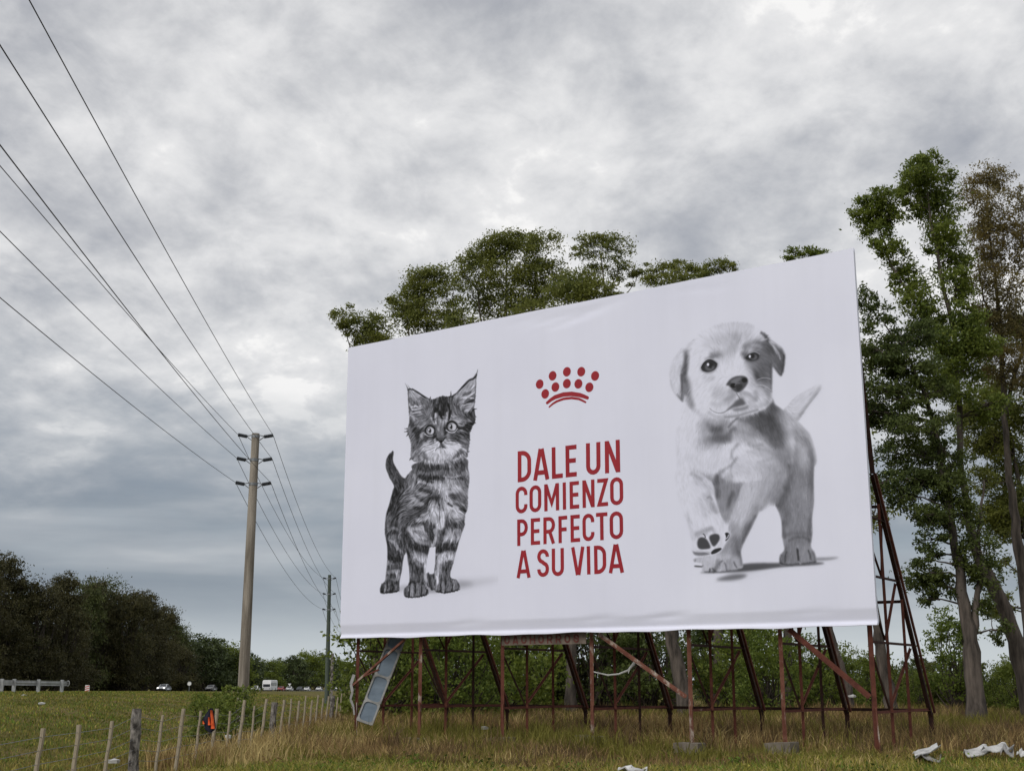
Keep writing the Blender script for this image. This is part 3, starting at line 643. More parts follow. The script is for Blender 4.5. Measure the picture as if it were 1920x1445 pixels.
    c.stroke(A((778,852),(800,880),(822,900)), 1.6, .12, .9, .5); c.stroke(A((872,846),(850,880),(826,902)), 1.6, .10, .9, .5); c.fill(A((815,880),(840,878),(828,905)), .08, .5)
    c.stroke(A((825,900),(824,920),(826,940)), 1.6, .2, .9, .5); c.stroke(A((762,990),(790,960),(826,946),(853,950),(876,964)), 1.1, .24, .8, .6)
    return c.finish(1.28, .52, .3)

def paint_puppy(S):
    c = Canvas(1240, 592, 340, 500, S, 5)
    # shadows on the ground
    c.shadow(D((830,1225),(1000,1212),(1200,1212),(1400,1200),(1620,1210),(1560,1230),(1250,1250),(1000,1280),(760,1300),(480,1308),(460,1295)), .35, 1.8, .95)
    c.shadow(D((1540,1165),(1640,1160),(1770,1158),(1700,1180),(1560,1190)), .52, 2, .8)
    c.shadow(D((580,1375),(680,1335),(800,1320),(880,1330),(820,1365),(700,1382)), .42, 2.6, .85)
    c.shadow(D((700,1300),(900,1270),(1100,1260),(900,1310),(740,1330)), .75, 5, .6)
    c.shadow(D((375,1236),(450,1242),(450,1254),(380,1250)), .3, .8, .9)
    # tail
    c.fill(Cc((1420,1100),(1560,930),(1700,840),(1810,790),(1868,785),(1840,860),(1720,1020),(1590,1200),(1500,1180)), .90, 1.4, 1, True)
    c.stroke(Cc((1840,850),(1735,985),(1590,1185)), 8, .70, .7, 4); c.stroke(Cc((1820,885),(1720,1015),(1620,1140)), 3, .58, .6, 2)
    # hindquarter + hind leg
    c.fill(Cc((1280,960),(1340,1010),(1440,1080),(1560,1170),(1680,1280),(1760,1400),(1790,1700),(1400,1800),(1100,1500)), .80, 1.4, 1, True)
    c.fill(D((1180,100),(1400,-20),(1500,60),(1530,180),(1528,420),(1530,620),(1512,780),(1515,930),(1500,1050),(1535,1110),(1553,1190),(1540,1215),(1400,1230),(1220,1235),(1195,1190),(1205,1130),(1245,1080),(1222,960),(1218,820),(1180,700),(1150,640),(1050,400)), .60, .9, 1, True)
    for p, w, t, a in [(((1480,170),(1510,250),(1500,450)),13,.42,.8),(((1500,500),(1490,620),(1490,760)),9,.45,.7),(((1300,80),(1380,150),(1420,250)),22,.78,.8),(((1240,40),(1300,130),(1340,200)),16,.72,.7),(((1400,60),(1440,130),(1450,200)),12,.88,.6),
                    (((1310,280),(1290,380),(1250,500)),15,.33,.8),(((1260,500),(1210,590),(1180,650)),15,.30,.85),(((1360,300),(1360,420),(1300,560)),18,.58,.7),(((1430,340),(1430,450),(1400,540)),12,.56,.6),(((1440,560),(1450,640),(1440,720)),20,.66,.7),
                    (((1230,660),(1260,740),(1250,820)),16,.42,.8),(((1350,640),(1380,760),(1380,860)),20,.55,.7),(((1220,820),(1230,900),(1240,960)),6,.34,.7),(((1490,800),(1490,900),(1490,1000)),7,.38,.7),(((1250,940),(1340,930),(1480,930)),8,.42,.7),(((1290,1000),(1340,970),(1420,965),(1480,990)),5,.34,.8),
                    (((1290,1030),(1360,1010),(1440,1020)),13,.52,.7),(((1260,1080),(1260,1140),(1240,1200)),9,.42,.8),(((1310,1080),(1320,1130),(1320,1200)),12,.52,.7),(((1420,1070),(1430,1130),(1430,1200)),13,.62,.8),(((1370,1080),(1375,1140),(1385,1215)),3.5,.18,.9),(((1475,1090),(1490,1130),(1500,1180)),2.6,.3,.9),
                    (((1265,1110),(1255,1150),(1250,1200)),2.4,.26,.8),(((1215,1140),(1205,1180),(1215,1220)),4,.34,.8),(((1520,1110),(1535,1160),(1540,1200)),5,.42,.8),(((1200,1215),(1300,1232),(1545,1210)),4,.22,.8),(((1380,1200),(1390,1210),(1400,1218)),3,.75,.7)]:
        c.stroke(D(*p), w, t, a*(1. if w < 5 else .92), w*(.38 if w < 5 else .62))
    # body
    c.fill(D((300,-340),(225,-230),(192,-100),(185,40),(200,200),(203,350),(195,480),(230,620),(300,800),(600,860),(900,760),(1000,720),(1080,680),(1160,640),(1230,540),(1300,380),(1330,200),(1340,0),(1250,-200),(800,-330)), .965, 2.2, 1, True)
    # chest and belly tones
    for p, w, t, a in [(((1180,0),(1240,100),(1290,180)),26,.50,.8),(((1160,60),(1200,160),(1280,260)),18,.52,.7),(((1130,300),(1160,420),(1130,560)),24,.62,.8),(((1230,250),(1230,400),(1190,520)),22,.54,.7),(((1100,560),(1060,620),(1020,680)),14,.56,.7),(((1250,520),(1210,580),(1160,620)),14,.42,.7),
                    (((1290,280),(1290,380),(1250,480)),9,.34,.7),(((1000,100),(1080,130),(1180,180)),16,.58,.7),(((900,140),(980,160),(1080,190)),8,.66,.6),(((820,190),(900,170),(960,180)),9,.92,.8),(((780,260),(900,240),(1040,210)),20,.88,.8),(((1000,240),(1070,220),(1140,200)),6,.72,.6),
                    (((800,320),(900,340),(1000,300)),22,.84,.7),(((1050,300),(1070,380),(1060,440)),22,.72,.7),(((800,60),(740,130),(730,200)),5,.52,.7),(((780,200),(720,270),(620,330)),5,.52,.7),(((730,270),(720,330),(740,380)),4,.58,.6),(((640,330),(600,370),(580,420)),8,.50,.6),
                    (((440,60),(520,70),(600,60)),20,.70,.6),(((480,20),(600,10),(700,10)),12,.52,.7),(((520,160),(600,200),(640,240)),20,.93,.7),(((330,200),(420,260),(560,280)),22,.90,.6),(((700,380),(720,420),(720,440)),12,.66,.7),(((900,60),(960,90),(1020,70)),7,.62,.7),(((950,100),(1000,90),(1040,100)),3,.9,.6),
                    (((240,150),(250,320),(230,480)),20,.96,.6),(((200,50),(205,250),(205,450)),6,.88,.5)]:
        c.stroke(D(*p), w, t, a*(.75 if w < 6 else .92), w*(.6 if w < 6 else .62))
    # shaded inner far foreleg
    c.fill(D((560,380),(620,380),(720,430),(860,450),(820,560),(760,680),(700,800),(650,800),(600,700),(570,560)), .58, 2.4, .95)
    for p, w, t, a in [(((590,380),(580,470),(590,560)),10,.34,.8),(((560,420),(600,430),(640,420)),6,.40,.6),(((640,420),(690,470),(720,480)),13,.60,.6),(((740,540),(710,610),(690,690)),7,.33,.8),(((840,460),(810,520),(780,600)),9,.50,.7),(((650,600),(650,680),(650,740)),10,.64,.7),(((350,350),(420,370),(520,390)),12,.64,.7),(((480,390),(540,420),(570,470)),8,.55,.7),
                    (((680,720),(690,760),(680,800)),14,.66,.7)]:
        c.stroke(D(*p), w, t, a*(1. if w < 5 else .92), w*(.38 if w < 5 else .62))
    # standing front leg
    c.fill(D((860,440),(1090,430),(1040,600),(980,760),(900,920),(850,1020),(820,1100),(835,1200),(830,1260),(700,1295),(460,1305),(445,1220),(365,1200),(372,1165),(450,1150),(560,1130),(640,1080),(690,960),(700,860),(760,680),(800,560)), .80, 1.0, 1, True)
    for p, w, t, a in [(((920,440),(880,600),(800,760)),24,.88,.7),(((1060,440),(1020,580),(960,700)),16,.70,.7),(((980,700),(920,820),(880,900)),14,.60,.8),(((900,860),(850,960),(810,1060)),14,.42,.8),(((960,760),(890,890),(840,1010)),5,.40,.7),(((740,880),(750,960),(720,1040)),18,.62,.8),(((780,1000),(770,1080),(780,1140)),16,.46,.8),
                    (((690,980),(680,1060),(640,1120)),12,.62,.7),(((800,1100),(815,1160),(825,1230)),6,.36,.8),(((480,1180),(520,1170),(600,1170)),16,.90,.8),(((640,1170),(720,1190),(780,1180)),14,.80,.7),(((500,1210),(500,1260),(490,1290)),10,.84,.7),(((600,1200),(590,1250),(560,1290)),7,.42,.8),(((640,1200),(650,1240),(640,1280)),10,.80,.7),
                    (((700,1200),(720,1240),(700,1290)),9,.62,.8),(((660,1210),(675,1240),(680,1280)),2.6,.4,.8),(((770,1180),(790,1220),(800,1250)),9,.74,.8),(((750,1200),(765,1230),(780,1255)),2.4,.34,.85),(((520,1270),(520,1285),(515,1300)),3,.25,.9),(((545,1265),(560,1285),(575,1295)),3,.3,.8),(((610,1230),(615,1210),(640,1190)),3,.4,.7),
                    (((380,1200),(400,1220),(440,1235)),9,.84,.7),(((375,1230),(410,1240),(450,1240)),3,.28,.8),(((470,1300),(640,1298),(820,1270)),2.4,.26,.8),(((380,1180),(375,1200),(378,1215)),2,.4,.7)]:
        c.stroke(D(*p), w, t, a*(1. if w < 5 else .92), w*(.38 if w < 5 else .62))
    # raised front leg
    c.fill(D((195,300),(195,520),(235,640),(290,800),(330,940),(345,1040),(340,1090),(360,1130),(420,1145),(520,1130),(600,1100),(660,1040),(705,960),(700,900),(650,800),(600,690),(565,560),(540,440),(400,340)), .955, 1.3, 1, True)
    for p, w, t, a in [(((400,420),(480,460),(530,520)),12,.76,.6),(((480,560),(520,620),(540,700)),10,.72,.7),(((430,640),(470,680),(480,740)),14,.82,.6),(((540,640),(560,680),(580,720)),7,.62,.7),(((260,560),(300,640),(330,720)),14,.98,.7),(((300,760),(330,860),(350,960)),9,.80,.5),(((420,800),(500,830),(580,830)),16,.97,.8),(((600,860),(650,890),(680,920)),12,.96,.8),
                    (((390,930),(440,910),(530,880)),7,.62,.7),(((500,880),(540,880),(560,910)),6,.66,.6),(((410,950),(440,930),(480,930)),6,.72,.7),(((500,580),(520,570),(540,600)),4,.55,.6),(((350,350),(400,380),(440,400)),7,.62,.6)]:
        c.stroke(D(*p), w, t, a*(1. if w < 5 else .92), w*(.38 if w < 5 else .62))
    # neck shade, head base
    for p, w, t, a in [(((1300,1000),(1330,1080),(1340,1160)),24,.24,.9),(((1180,1120),(1260,1160),(1320,1200)),26,.20,.9),(((1080,1170),(1180,1220),(1300,1280)),22,.26,.85),(((960,1180),(1060,1210),(1150,1260)),14,.42,.8),(((1150,1290),(1240,1340),(1320,1400)),20,.28,.8),(((1380,1130),(1420,1230),(1440,1340)),20,.50,.75),(((1340,1250),(1380,1330),(1380,1440)),18,.34,.8),
                    (((1450,1160),(1540,1250),(1600,1340)),22,.74,.7),(((1560,1330),(1640,1360),(1680,1440)),16,.60,.6),(((920,1300),(1000,1330),(1080,1350)),20,.50,.7),(((940,1240),(1010,1260),(1080,1300)),9,.62,.7),(((600,1240),(680,1290),(760,1240)),26,.50,.85),(((640,1290),(680,1300),(720,1290)),12,.33,.8),(((540,1300),(560,1370),(600,1420)),18,.66,.7),(((700,1370),(760,1380),(820,1350)),14,.40,.8),(((640,1400),(720,1400),(800,1390)),14,.42,.7),
                    (((820,1260),(870,1200),(920,1160)),4,.42,.8),(((840,1310),(860,1290),(880,1280)),8,.42,.7),(((900,1390),(1000,1400),(1100,1430)),16,.72,.6),(((1140,1300),(1160,1350),(1180,1400)),5,.62,.6),(((480,1230),(520,1280),(500,1400)),10,.82,.6),(((1240,1400),(1300,1420),(1360,1440)),12,.48,.6)]:
        c.stroke(Cc(*p), w, t, a*(.9 if w < 6 else .92), w*(.35 if w < 7 else .58))
    # head silhouette
    c.fill(Cc((150,680),(170,560),(250,400),(330,320),(420,270),(540,170),(700,105),(900,75),(1080,100),(1200,180),(1300,260),(1400,340),(1448,440),(1450,530),(1410,690),(1340,610),(1312,560),(1305,700),(1300,830),(1310,960),(1240,1040),(1100,1110),(920,1140),(720,1150),(560,1160),(430,1080),(330,980),(295,985),(220,900),(165,800)), .965, 1.7, 1, True)
    for p, w, t, a in [(((150,690),(200,520),(300,380)),6,.88,.6),(((200,500),(200,700),(240,880)),22,.88,.6),(((280,600),(290,750),(270,900)),8,.74,.6),(((240,900),(280,950),(300,975)),4,.45,.8),(((160,740),(190,860),(260,950)),4,.72,.6),
                    (((345,420),(340,520),(315,640),(320,740)),9,.38,.9),(((350,480),(345,580),(330,660)),7,.26,.85),(((290,680),(300,800),(295,940)),6,.36,.85),(((345,740),(350,820),(350,860)),13,.33,.85),(((360,880),(380,940),(400,1010)),10,.46,.85),(((345,960),(390,1010),(420,1060)),8,.66,.6),(((330,400),(370,360),(430,290)),6,.80,.6),(((350,420),(380,400),(400,380)),4,.66,.6),(((305,700),(310,820),(300,950)),1.4,.75,.5),
                    (((420,320),(400,500),(410,700)),14,.99,.6),(((440,760),(450,880),(470,960)),22,.97,.5),
                    (((700,130),(850,100),(1040,120)),12,.86,.7),(((760,280),(880,230),(1000,230)),24,.80,.75),(((640,320),(760,300),(860,320)),22,.82,.65),(((900,240),(900,330),(870,400)),12,.70,.6),(((850,370),(830,430),(830,480)),14,.74,.7),(((960,210),(940,270),(920,320)),4,.70,.5),(((560,300),(620,350),(680,390)),14,.90,.5),(((940,400),(980,360),(1020,330)),8,.88,.6),(((700,430),(760,430),(820,440)),12,.76,.6),
                    (((640,450),(690,450),(740,480)),11,.52,.8),(((620,480),(680,470),(720,460)),6,.48,.7),(((560,500),(600,480),(650,480)),5,.60,.6),(((500,470),(490,560),(480,640)),6,.90,.5),(((740,500),(800,520),(880,510)),14,.92,.7),
                    # right side of the face in shade
                    (((1180,360),(1260,420),(1290,520)),26,.34,.85),(((1040,340),(1130,330),(1220,350)),12,.50,.8),(((1080,340),(1130,345),(1180,360)),6,.80,.7),(((1100,400),(1150,395),(1190,420)),5,.72,.5),(((1180,470),(1200,580),(1200,700)),28,.40,.9),(((1080,560),(1120,620),(1180,690)),22,.36,.9),(((1250,560),(1280,640),(1290,760)),14,.40,.85),(((1290,560),(1300,700),(1298,860)),5,.30,.8),
                    (((1040,530),(1060,580),(1090,620)),10,.38,.8),(((1100,640),(1130,690),(1160,740)),8,.24,.85),(((1150,740),(1180,750),(1210,740)),9,.27,.8),(((1200,760),(1250,800),(1280,840)),16,.52,.8),(((1160,800),(1190,800),(1210,810)),5,.3,.7),(((1000,360),(1010,420),(1000,470)),9,.42,.7),(((980,440),(1010,480),(1040,510)),8,.34,.8),(((1240,860),(1270,930),(1250,1000)),10,.56,.7),
                    # right ear
                    (((1250,270),(1330,360),(1400,470)),6,.96,.6),(((1300,380),(1360,480),(1400,600)),15,.34,.9),(((1330,470),(1370,560),(1405,650)),11,.42,.8),(((1400,420),(1430,500),(1425,580)),13,.30,.9),(((1350,370),(1400,410),(1440,450)),9,.40,.8),(((1440,460),(1440,560),(1412,680)),4,.18,.9),(((1320,580),(1360,630),(1405,685)),4,.2,.9),(((1190,205),(1230,240),(1260,300)),6,.30,.85),(((1240,250),(1270,320),(1300,370)),7,.3,.7),(((1230,330),(1270,380),(1290,420)),12,.34,.7),
                    (((1320,350),(1370,420),(1400,500)),2.2,.88,.9),(((1170,290),(1210,280),(1250,275)),2,.95,.7),(((1270,300),(1320,360),(1360,440)),1.6,.9,.8),
                    # muzzle
                    (((800,560),(900,560),(1000,600)),26,.96,.7),(((620,700),(660,780),(640,880)),26,.95,.6),(((560,700),(590,715),(640,710)),8,.80,.6),(((1050,660),(1060,720),(1070,800)),13,.84,.7),(((1090,780),(1150,790),(1190,840)),13,.76,.7),(((700,850),(780,880),(840,870)),18,.78,.65),(((680,900),(740,920),(790,930)),14,.76,.6),(((860,860),(850,920),(820,980)),12,.62,.7),(((760,950),(740,1010),(720,1060)),16,.88,.6),
                    (((620,1040),(680,1050),(740,1060)),13,.92,.6),(((1000,900),(1060,920),(1100,950)),12,.70,.6),(((1120,870),(1140,910),(1130,930)),9,.55,.6),(((1200,900),(1220,950),(1180,990)),8,.80,.7),(((1060,970),(1120,1000),(1180,990)),7,.84,.6),(((960,870),(950,920),(970,940)),7,.62,.7),(((1040,1000),(1120,1040),(1200,1020)),8,.72,.7),(((900,1080),(1010,1070),(1120,1050)),9,.82,.8),(((760,1130),(880,1130),(1000,1100)),8,.74,.6),
                    (((560,1140),(600,1170),(640,1190)),9,.82,.6),(((430,1060),(480,1110),(560,1150)),7,.84,.5)]:
        c.stroke(Cc(*p), w, t, a*(.9 if w < 6 else .92), w*(.35 if w < 7 else .58))
    F = []
    for pts, f in [([(900,200,.1,-1),(700,250,-.5,-.8),(1050,250,.5,-.8),(450,500,-.6,.6),(230,650,-.2,1),(640,800,-.6,.6),(800,550,0,-1),(1200,600,.6,.5),(1380,500,.5,.9),(700,1250,-.2,1),(1000,1250,.2,1),(1300,1200,.4,1),(1600,1300,.6,.8),(1700,950,.7,-.7),(500,1100,-.4,.9),(1100,950,.6,.6)], Cc),
                   ([(250,300,-.1,1),(260,600,.2,1),(450,500,.6,.8),(500,750,.4,1),(450,950,.2,1),(600,200,-.3,1),(850,250,.6,.6),(950,500,-.2,1),(880,750,-.4,1),(780,1000,-.2,1),(650,1200,-.2,1),(1100,500,-.3,1),(1400,200,.2,1),(1400,500,0,1),(1350,800,0,1),(1380,1100,0,1),(700,600,-.2,1)], D)]:
        for x, y, dx, dy in pts:
            (px, py), = f((x, y)); F.append((px, py, dx, dy))
    c.t = c.t*.35+c.blur(c.t, 1.3*S)*.65
    vx, vy = c.flow(F, 16)
    c.tufts(vx, vy, 1100, 8, 1.2, .065, 2, .93)
    c.fur(vx, vy, 4, .5, .22, .010)
    c.fur(vx, vy, 3, 1.4, .25, .012)
    # crisp features
    def ell(cx, cy, rx, ry, f=Cc, rot=0):
        return f(*[(cx+math.cos(a)*rx*math.cos(rot)-math.sin(a)*ry*math.sin(rot), cy+math.cos(a)*rx*math.sin(rot)+math.sin(a)*ry*math.cos(rot)) for a in np.linspace(0, 6.283, 14)[:-1]])
    # eyes: lids, iris, pupil, catch light
    c.fill(Cc((500,604),(530,545),(600,498),(668,512),(702,560),(684,606),(640,648),(580,662),(525,642)), .52, 2.0, .75)
    c.fill(Cc((512,600),(540,545),(605,508),(660,522),(690,560),(676,600),(636,634),(580,646),(532,634)), .20, .8)
    c.fill(ell(606, 590, 54, 46), .43, 1.2, .9); c.fill(ell(616, 568, 34, 35), .14, 1.1); c.fill(ell(588, 560, 13, 17), 1.0, .35); c.fill(ell(640, 590, 12, 16), .42, .8, .7)
    c.stroke(Cc((534,640),(590,654),(650,632)), 1.3, .72, .65, .7, False); c.stroke(Cc((512,596),(550,534),(612,506),(690,552)), 1.6, .10, .9, .6, False)
    c.fill(Cc((990,486),(1040,432),(1110,412),(1172,444),(1156,506),(1090,530),(1036,522)), .34, 1.6, .8)
    c.fill(Cc((1006,486),(1042,446),(1108,426),(1156,452),(1144,498),(1090,516),(1042,510)), .17, .8)
    c.fill(ell(1098, 476, 42, 34), .43, 1.0, .9); c.fill(ell(1084, 464, 25, 27), .14, .9); c.fill(ell(1055, 468, 12, 16), .97, .35)
    c.stroke(Cc((1050,432),(1108,414),(1166,442)), 1.4, .74, .7, .7, False)
    # nose
    c.fill(Cc((790,790),(830,730),(890,695),(960,685),(1015,700),(1035,740),(1025,780),(980,840),(920,875),(870,850),(820,800)), .33, 1.2)
    c.fill(Cc((840,750),(900,710),(960,700),(940,740),(880,780)), .52, 1.3, .85)
    c.fill(ell(870, 795, 32, 26), .08, .6); c.fill(ell(995, 735, 30, 26), .07, .8); c.stroke(Cc((890,800),(905,770),(940,770)), 2, .5, .7, .7, False); c.fill(Cc((900,800),(960,780),(970,820),(920,860)), .18, 1, .8)
    # mouth
    c.stroke(Cc((780,960),(840,930),(890,900)), 7, .66, .6, 3.5, False); c.stroke(Cc((640,1000),(700,1010),(760,990)), 9, .80, .6, 4, False); c.stroke(Cc((1000,880),(1060,900),(1120,960)), 7, .66, .5, 3, False)
    c.stroke(Cc((780,1150),(900,1140),(1020,1105),(1140,1070)), 4, .58, .7, 2.5, False); c.stroke(Cc((600,1100),(660,1140),(740,1150)), 6, .76, .6, 3, False)
    c.fill(Cc((900,965),(955,940),(990,962),(1010,1005),(950,1028),(870,1046),(800,1076),(810,1056),(865,1010)), .30, 2.0, .85)
    c.fill(Cc((860,1060),(960,1040),(1040,1020),(1020,1060),(900,1085)), .45, 1.6, .7)
    c.stroke(Cc((604,1052),(650,1088),(710,1106),(770,1094),(830,1052),(900,990)), .8, .46, .6, 1.4, False, 3.); c.stroke(Cc((905,880),(930,920),(950,960)), 1.8, .4, .6, .9, False)
    c.stroke(Cc((1140,730),(1210,708),(1290,720)), 1., .85, .7, .5, False); c.stroke(Cc((1170,790),(1230,800),(1295,850)), 1., .85, .7, .5, False); c.stroke(Cc((1100,800),(1180,790),(1250,820)), .9, .85, .6, .5, False)
    # raised paw pads
    c.fill(D((398,1040),(405,985),(440,962),(490,985),(525,1060),(480,1078),(420,1075)), .31, 1.1); c.fill(D((512,960),(560,930),(605,940),(612,985),(570,1045),(540,1040)), .31, 1.1)
    c.fill(D((530,1110),(560,1080),(620,1065),(630,1080),(590,1110),(540,1128)), .20, .7); c.fill(D((345,1070),(360,1100),(420,1108),(500,1105),(520,1125),(440,1142),(370,1130)), .34, 1.2, .7); c.stroke(D((400,1095),(460,1100),(525,1120)), 2.2, .85, .8, .6, False)
    c.fill(D((665,925),(690,918),(708,935),(700,970),(670,1000),(675,960)), .16, .6); c.stroke(D((660,985),(690,965),(700,940)), 2, .95, .8, .5, False)
    c.stroke(D((455,930),(470,945),(475,965)), 2, .25, .8, .6, False)
    return c.finish(1.04, .42, .5)
# ================================================================ the billboard
ZB = 2.80                                             # lower edge of the banner
P_BL = np.array([-4.682, 35.444, 0.]); P_BR = np.array([7.673, 27.325, 0.])
BW = float(np.linalg.norm(P_BR-P_BL)); E_U = (P_BR-P_BL)/BW; E_N = np.array([-E_U[1], E_U[0], 0.])   # along the board, and away from the road side
H_L, H_R = 8.165, 8.34                                # the frame is a little taller at the right end
def bpt(u, n, z): return P_BL+E_U*u+E_N*n+np.array([0, 0, z])
def on_board(px, py):
    """Where a survey sighting meets the banner plane: (u, z)."""
    r = ray(px, py); k = np.dot(P_BL-CAM, E_N)/np.dot(r, E_N); p = CAM+r*k
    return float(np.dot(p-P_BL, E_U)), float(p[2])
def board_uz(px, py):
    px = np.asarray(px, float); py = np.asarray(py, float)
    dx, dy = (px-960)/FPX, (722.5-py)/FPX
    r = np.stack([dx, CT-dy*ST, ST+dy*CT], -1)
    k = np.dot(P_BL-CAM, E_N)/(r@E_N); p = CAM+r*k[..., None]
    return (p-P_BL)@E_U, p[..., 2]
def banner_relief(u, z):
    """Depth offset of the vinyl (metres, + = away): gentle slack, creases near the top edge, the folded hem."""
    u = np.asarray(u, float); z = np.asarray(z, float)
    n = .012*np.sin(u*1.25+.4)*np.sin((z-ZB)*.55+.3)+.006*np.sin(u*3.1+z*.9)
    top = ZB+H_L+(H_R-H_L)*u/BW
    for uc, dz, s, a in ((6.9, .30, -.10, .020), (7.5, .42, -.14, .022), (8.0, .25, -.10, .016), (6.3, .2, -.08, .012), (11.0, .28, .1, .008)):
        t = (top-z)-dz-s*(u-uc); n = n+a*np.exp(-(t/.06)**2)*np.exp(-((u-uc)/.75)**2)
    h = z-ZB
    n = n+np.where(h < .36, .055*clamp((.36-h)/.26)-.048*sstep(.10, .03, h), 0.)
    for uc, a in ((4.3, .012), (8.1, .014), (9.9, .022), (13.4, .01)):
        n = n+a*np.exp(-((h-.33-.05*(u-uc))/.07)**2)*np.exp(-((u-uc)/.5)**2)
    return n
board = empty('billboard', tuple(bpt(BW/2, 1.5, 0)))
tag(board, 'large white roadside billboard with a kitten, a puppy and red lettering on rusty trusses', 'billboard')
def child(mb_or_obj, *a, **k): return mb_or_obj.build(*a, **k)
def set_parent(o, p): o.parent = p; o.matrix_parent_inverse = parent_matrix(p).inverted(); return o
def build_banner():
    us = np.linspace(0, BW, 150)
    hs = np.concatenate([np.linspace(0, .5, 15)[:-1], np.linspace(.5, 1., 70)**1.0*0+np.linspace(.5, 8.2, 90)]) if False else np.concatenate([np.linspace(0, .5, 15)[:-1], np.linspace(.5, 8.165, 95)])
    U, Hh = np.meshgrid(us, hs)
    sc = 1+(H_R/H_L-1)*U/BW
    Z = ZB+np.where(Hh < .6, Hh, .6+(Hh-.6)*(H_L*sc-.6)/(H_L-.6))
    Z = Z+np.where(Hh < .02, .012*np.sin(U*1.9)+.008*np.sin(U*4.3+1), 0)
    Nn = banner_relief(U, Z)
    V = P_BL+E_U*U[..., None]+E_N*Nn[..., None]; V[..., 2] = Z
    w = len(us); V = V.reshape(-1, 3)
    i = (np.arange(len(hs)-1)[:, None]*w+np.arange(w-1)[None, :]).ravel()
    F = np.stack([i, i+1, i+w+1, i+w], 1)
    n0 = len(V)                                       # wrap: top, sides and bottom return over the frame edge
    rim = list(range(w))+[k*w+w-1 for k in range(1, len(hs))]+list(range(len(hs)*w-2, (len(hs)-1)*w-1, -1))+[k*w for k in range(len(hs)-2, 0, -1)]
    m = len(rim); q = np.arange(m); back = np.vstack([V[rim], V[rim]+E_N*.10])
    F2 = np.stack([n0+q, n0+(q+1) % m, n0+m+(q+1) % m, n0+m+q], 1)[:, ::-1]
    o = mesh_np('banner', np.vstack([V, back]), np.vstack([F, F2]), M['banner'], None, True)
    return set_parent(o, board)
banner = build_banner()
def print_mesh(name, c, label):
    ink = 1-np.clip(c.t, .0, 1.)**2.2
    px = c.x0+(np.arange(c.W)+.5)/c.S; py = c.y0+(np.arange(c.H)+.5)/c.S
    PX, PY = np.meshgrid(px, py); U, Z = board_uz(PX, PY)
    Nn = banner_relief(U, Z)-.0015
    V = (P_BL+E_U*U[..., None]+E_N*Nn[..., None]); V[..., 2] = Z
    use = (np.abs(ink) > .012)
    q = use[:-1, :-1] | use[1:, :-1] | use[:-1, 1:] | use[1:, 1:]
    for _ in range(1):
        p = np.pad(q, 1); q = p[1:-1, 1:-1] | p[:-2, 1:-1] | p[2:, 1:-1] | p[1:-1, :-2] | p[1:-1, 2:]
    I, J = np.nonzero(q); a = I*c.W+J
    F = np.stack([a+c.W, a+c.W+1, a+1, a], 1)
    used, inv = np.unique(F, return_inverse=True)
    o = mesh_np(name, V.reshape(-1, 3)[used], inv.reshape(F.shape), M['banner'], None, True, attr={'ink': ink.ravel()[used]})
    o['label'] = label; return set_parent(o, banner)
print_mesh('kitten_print', paint_kitten(1.25), 'printed grey tabby kitten standing and looking up')
print_mesh('puppy_print', paint_puppy(1.25), 'printed pale labrador puppy lifting one front paw')

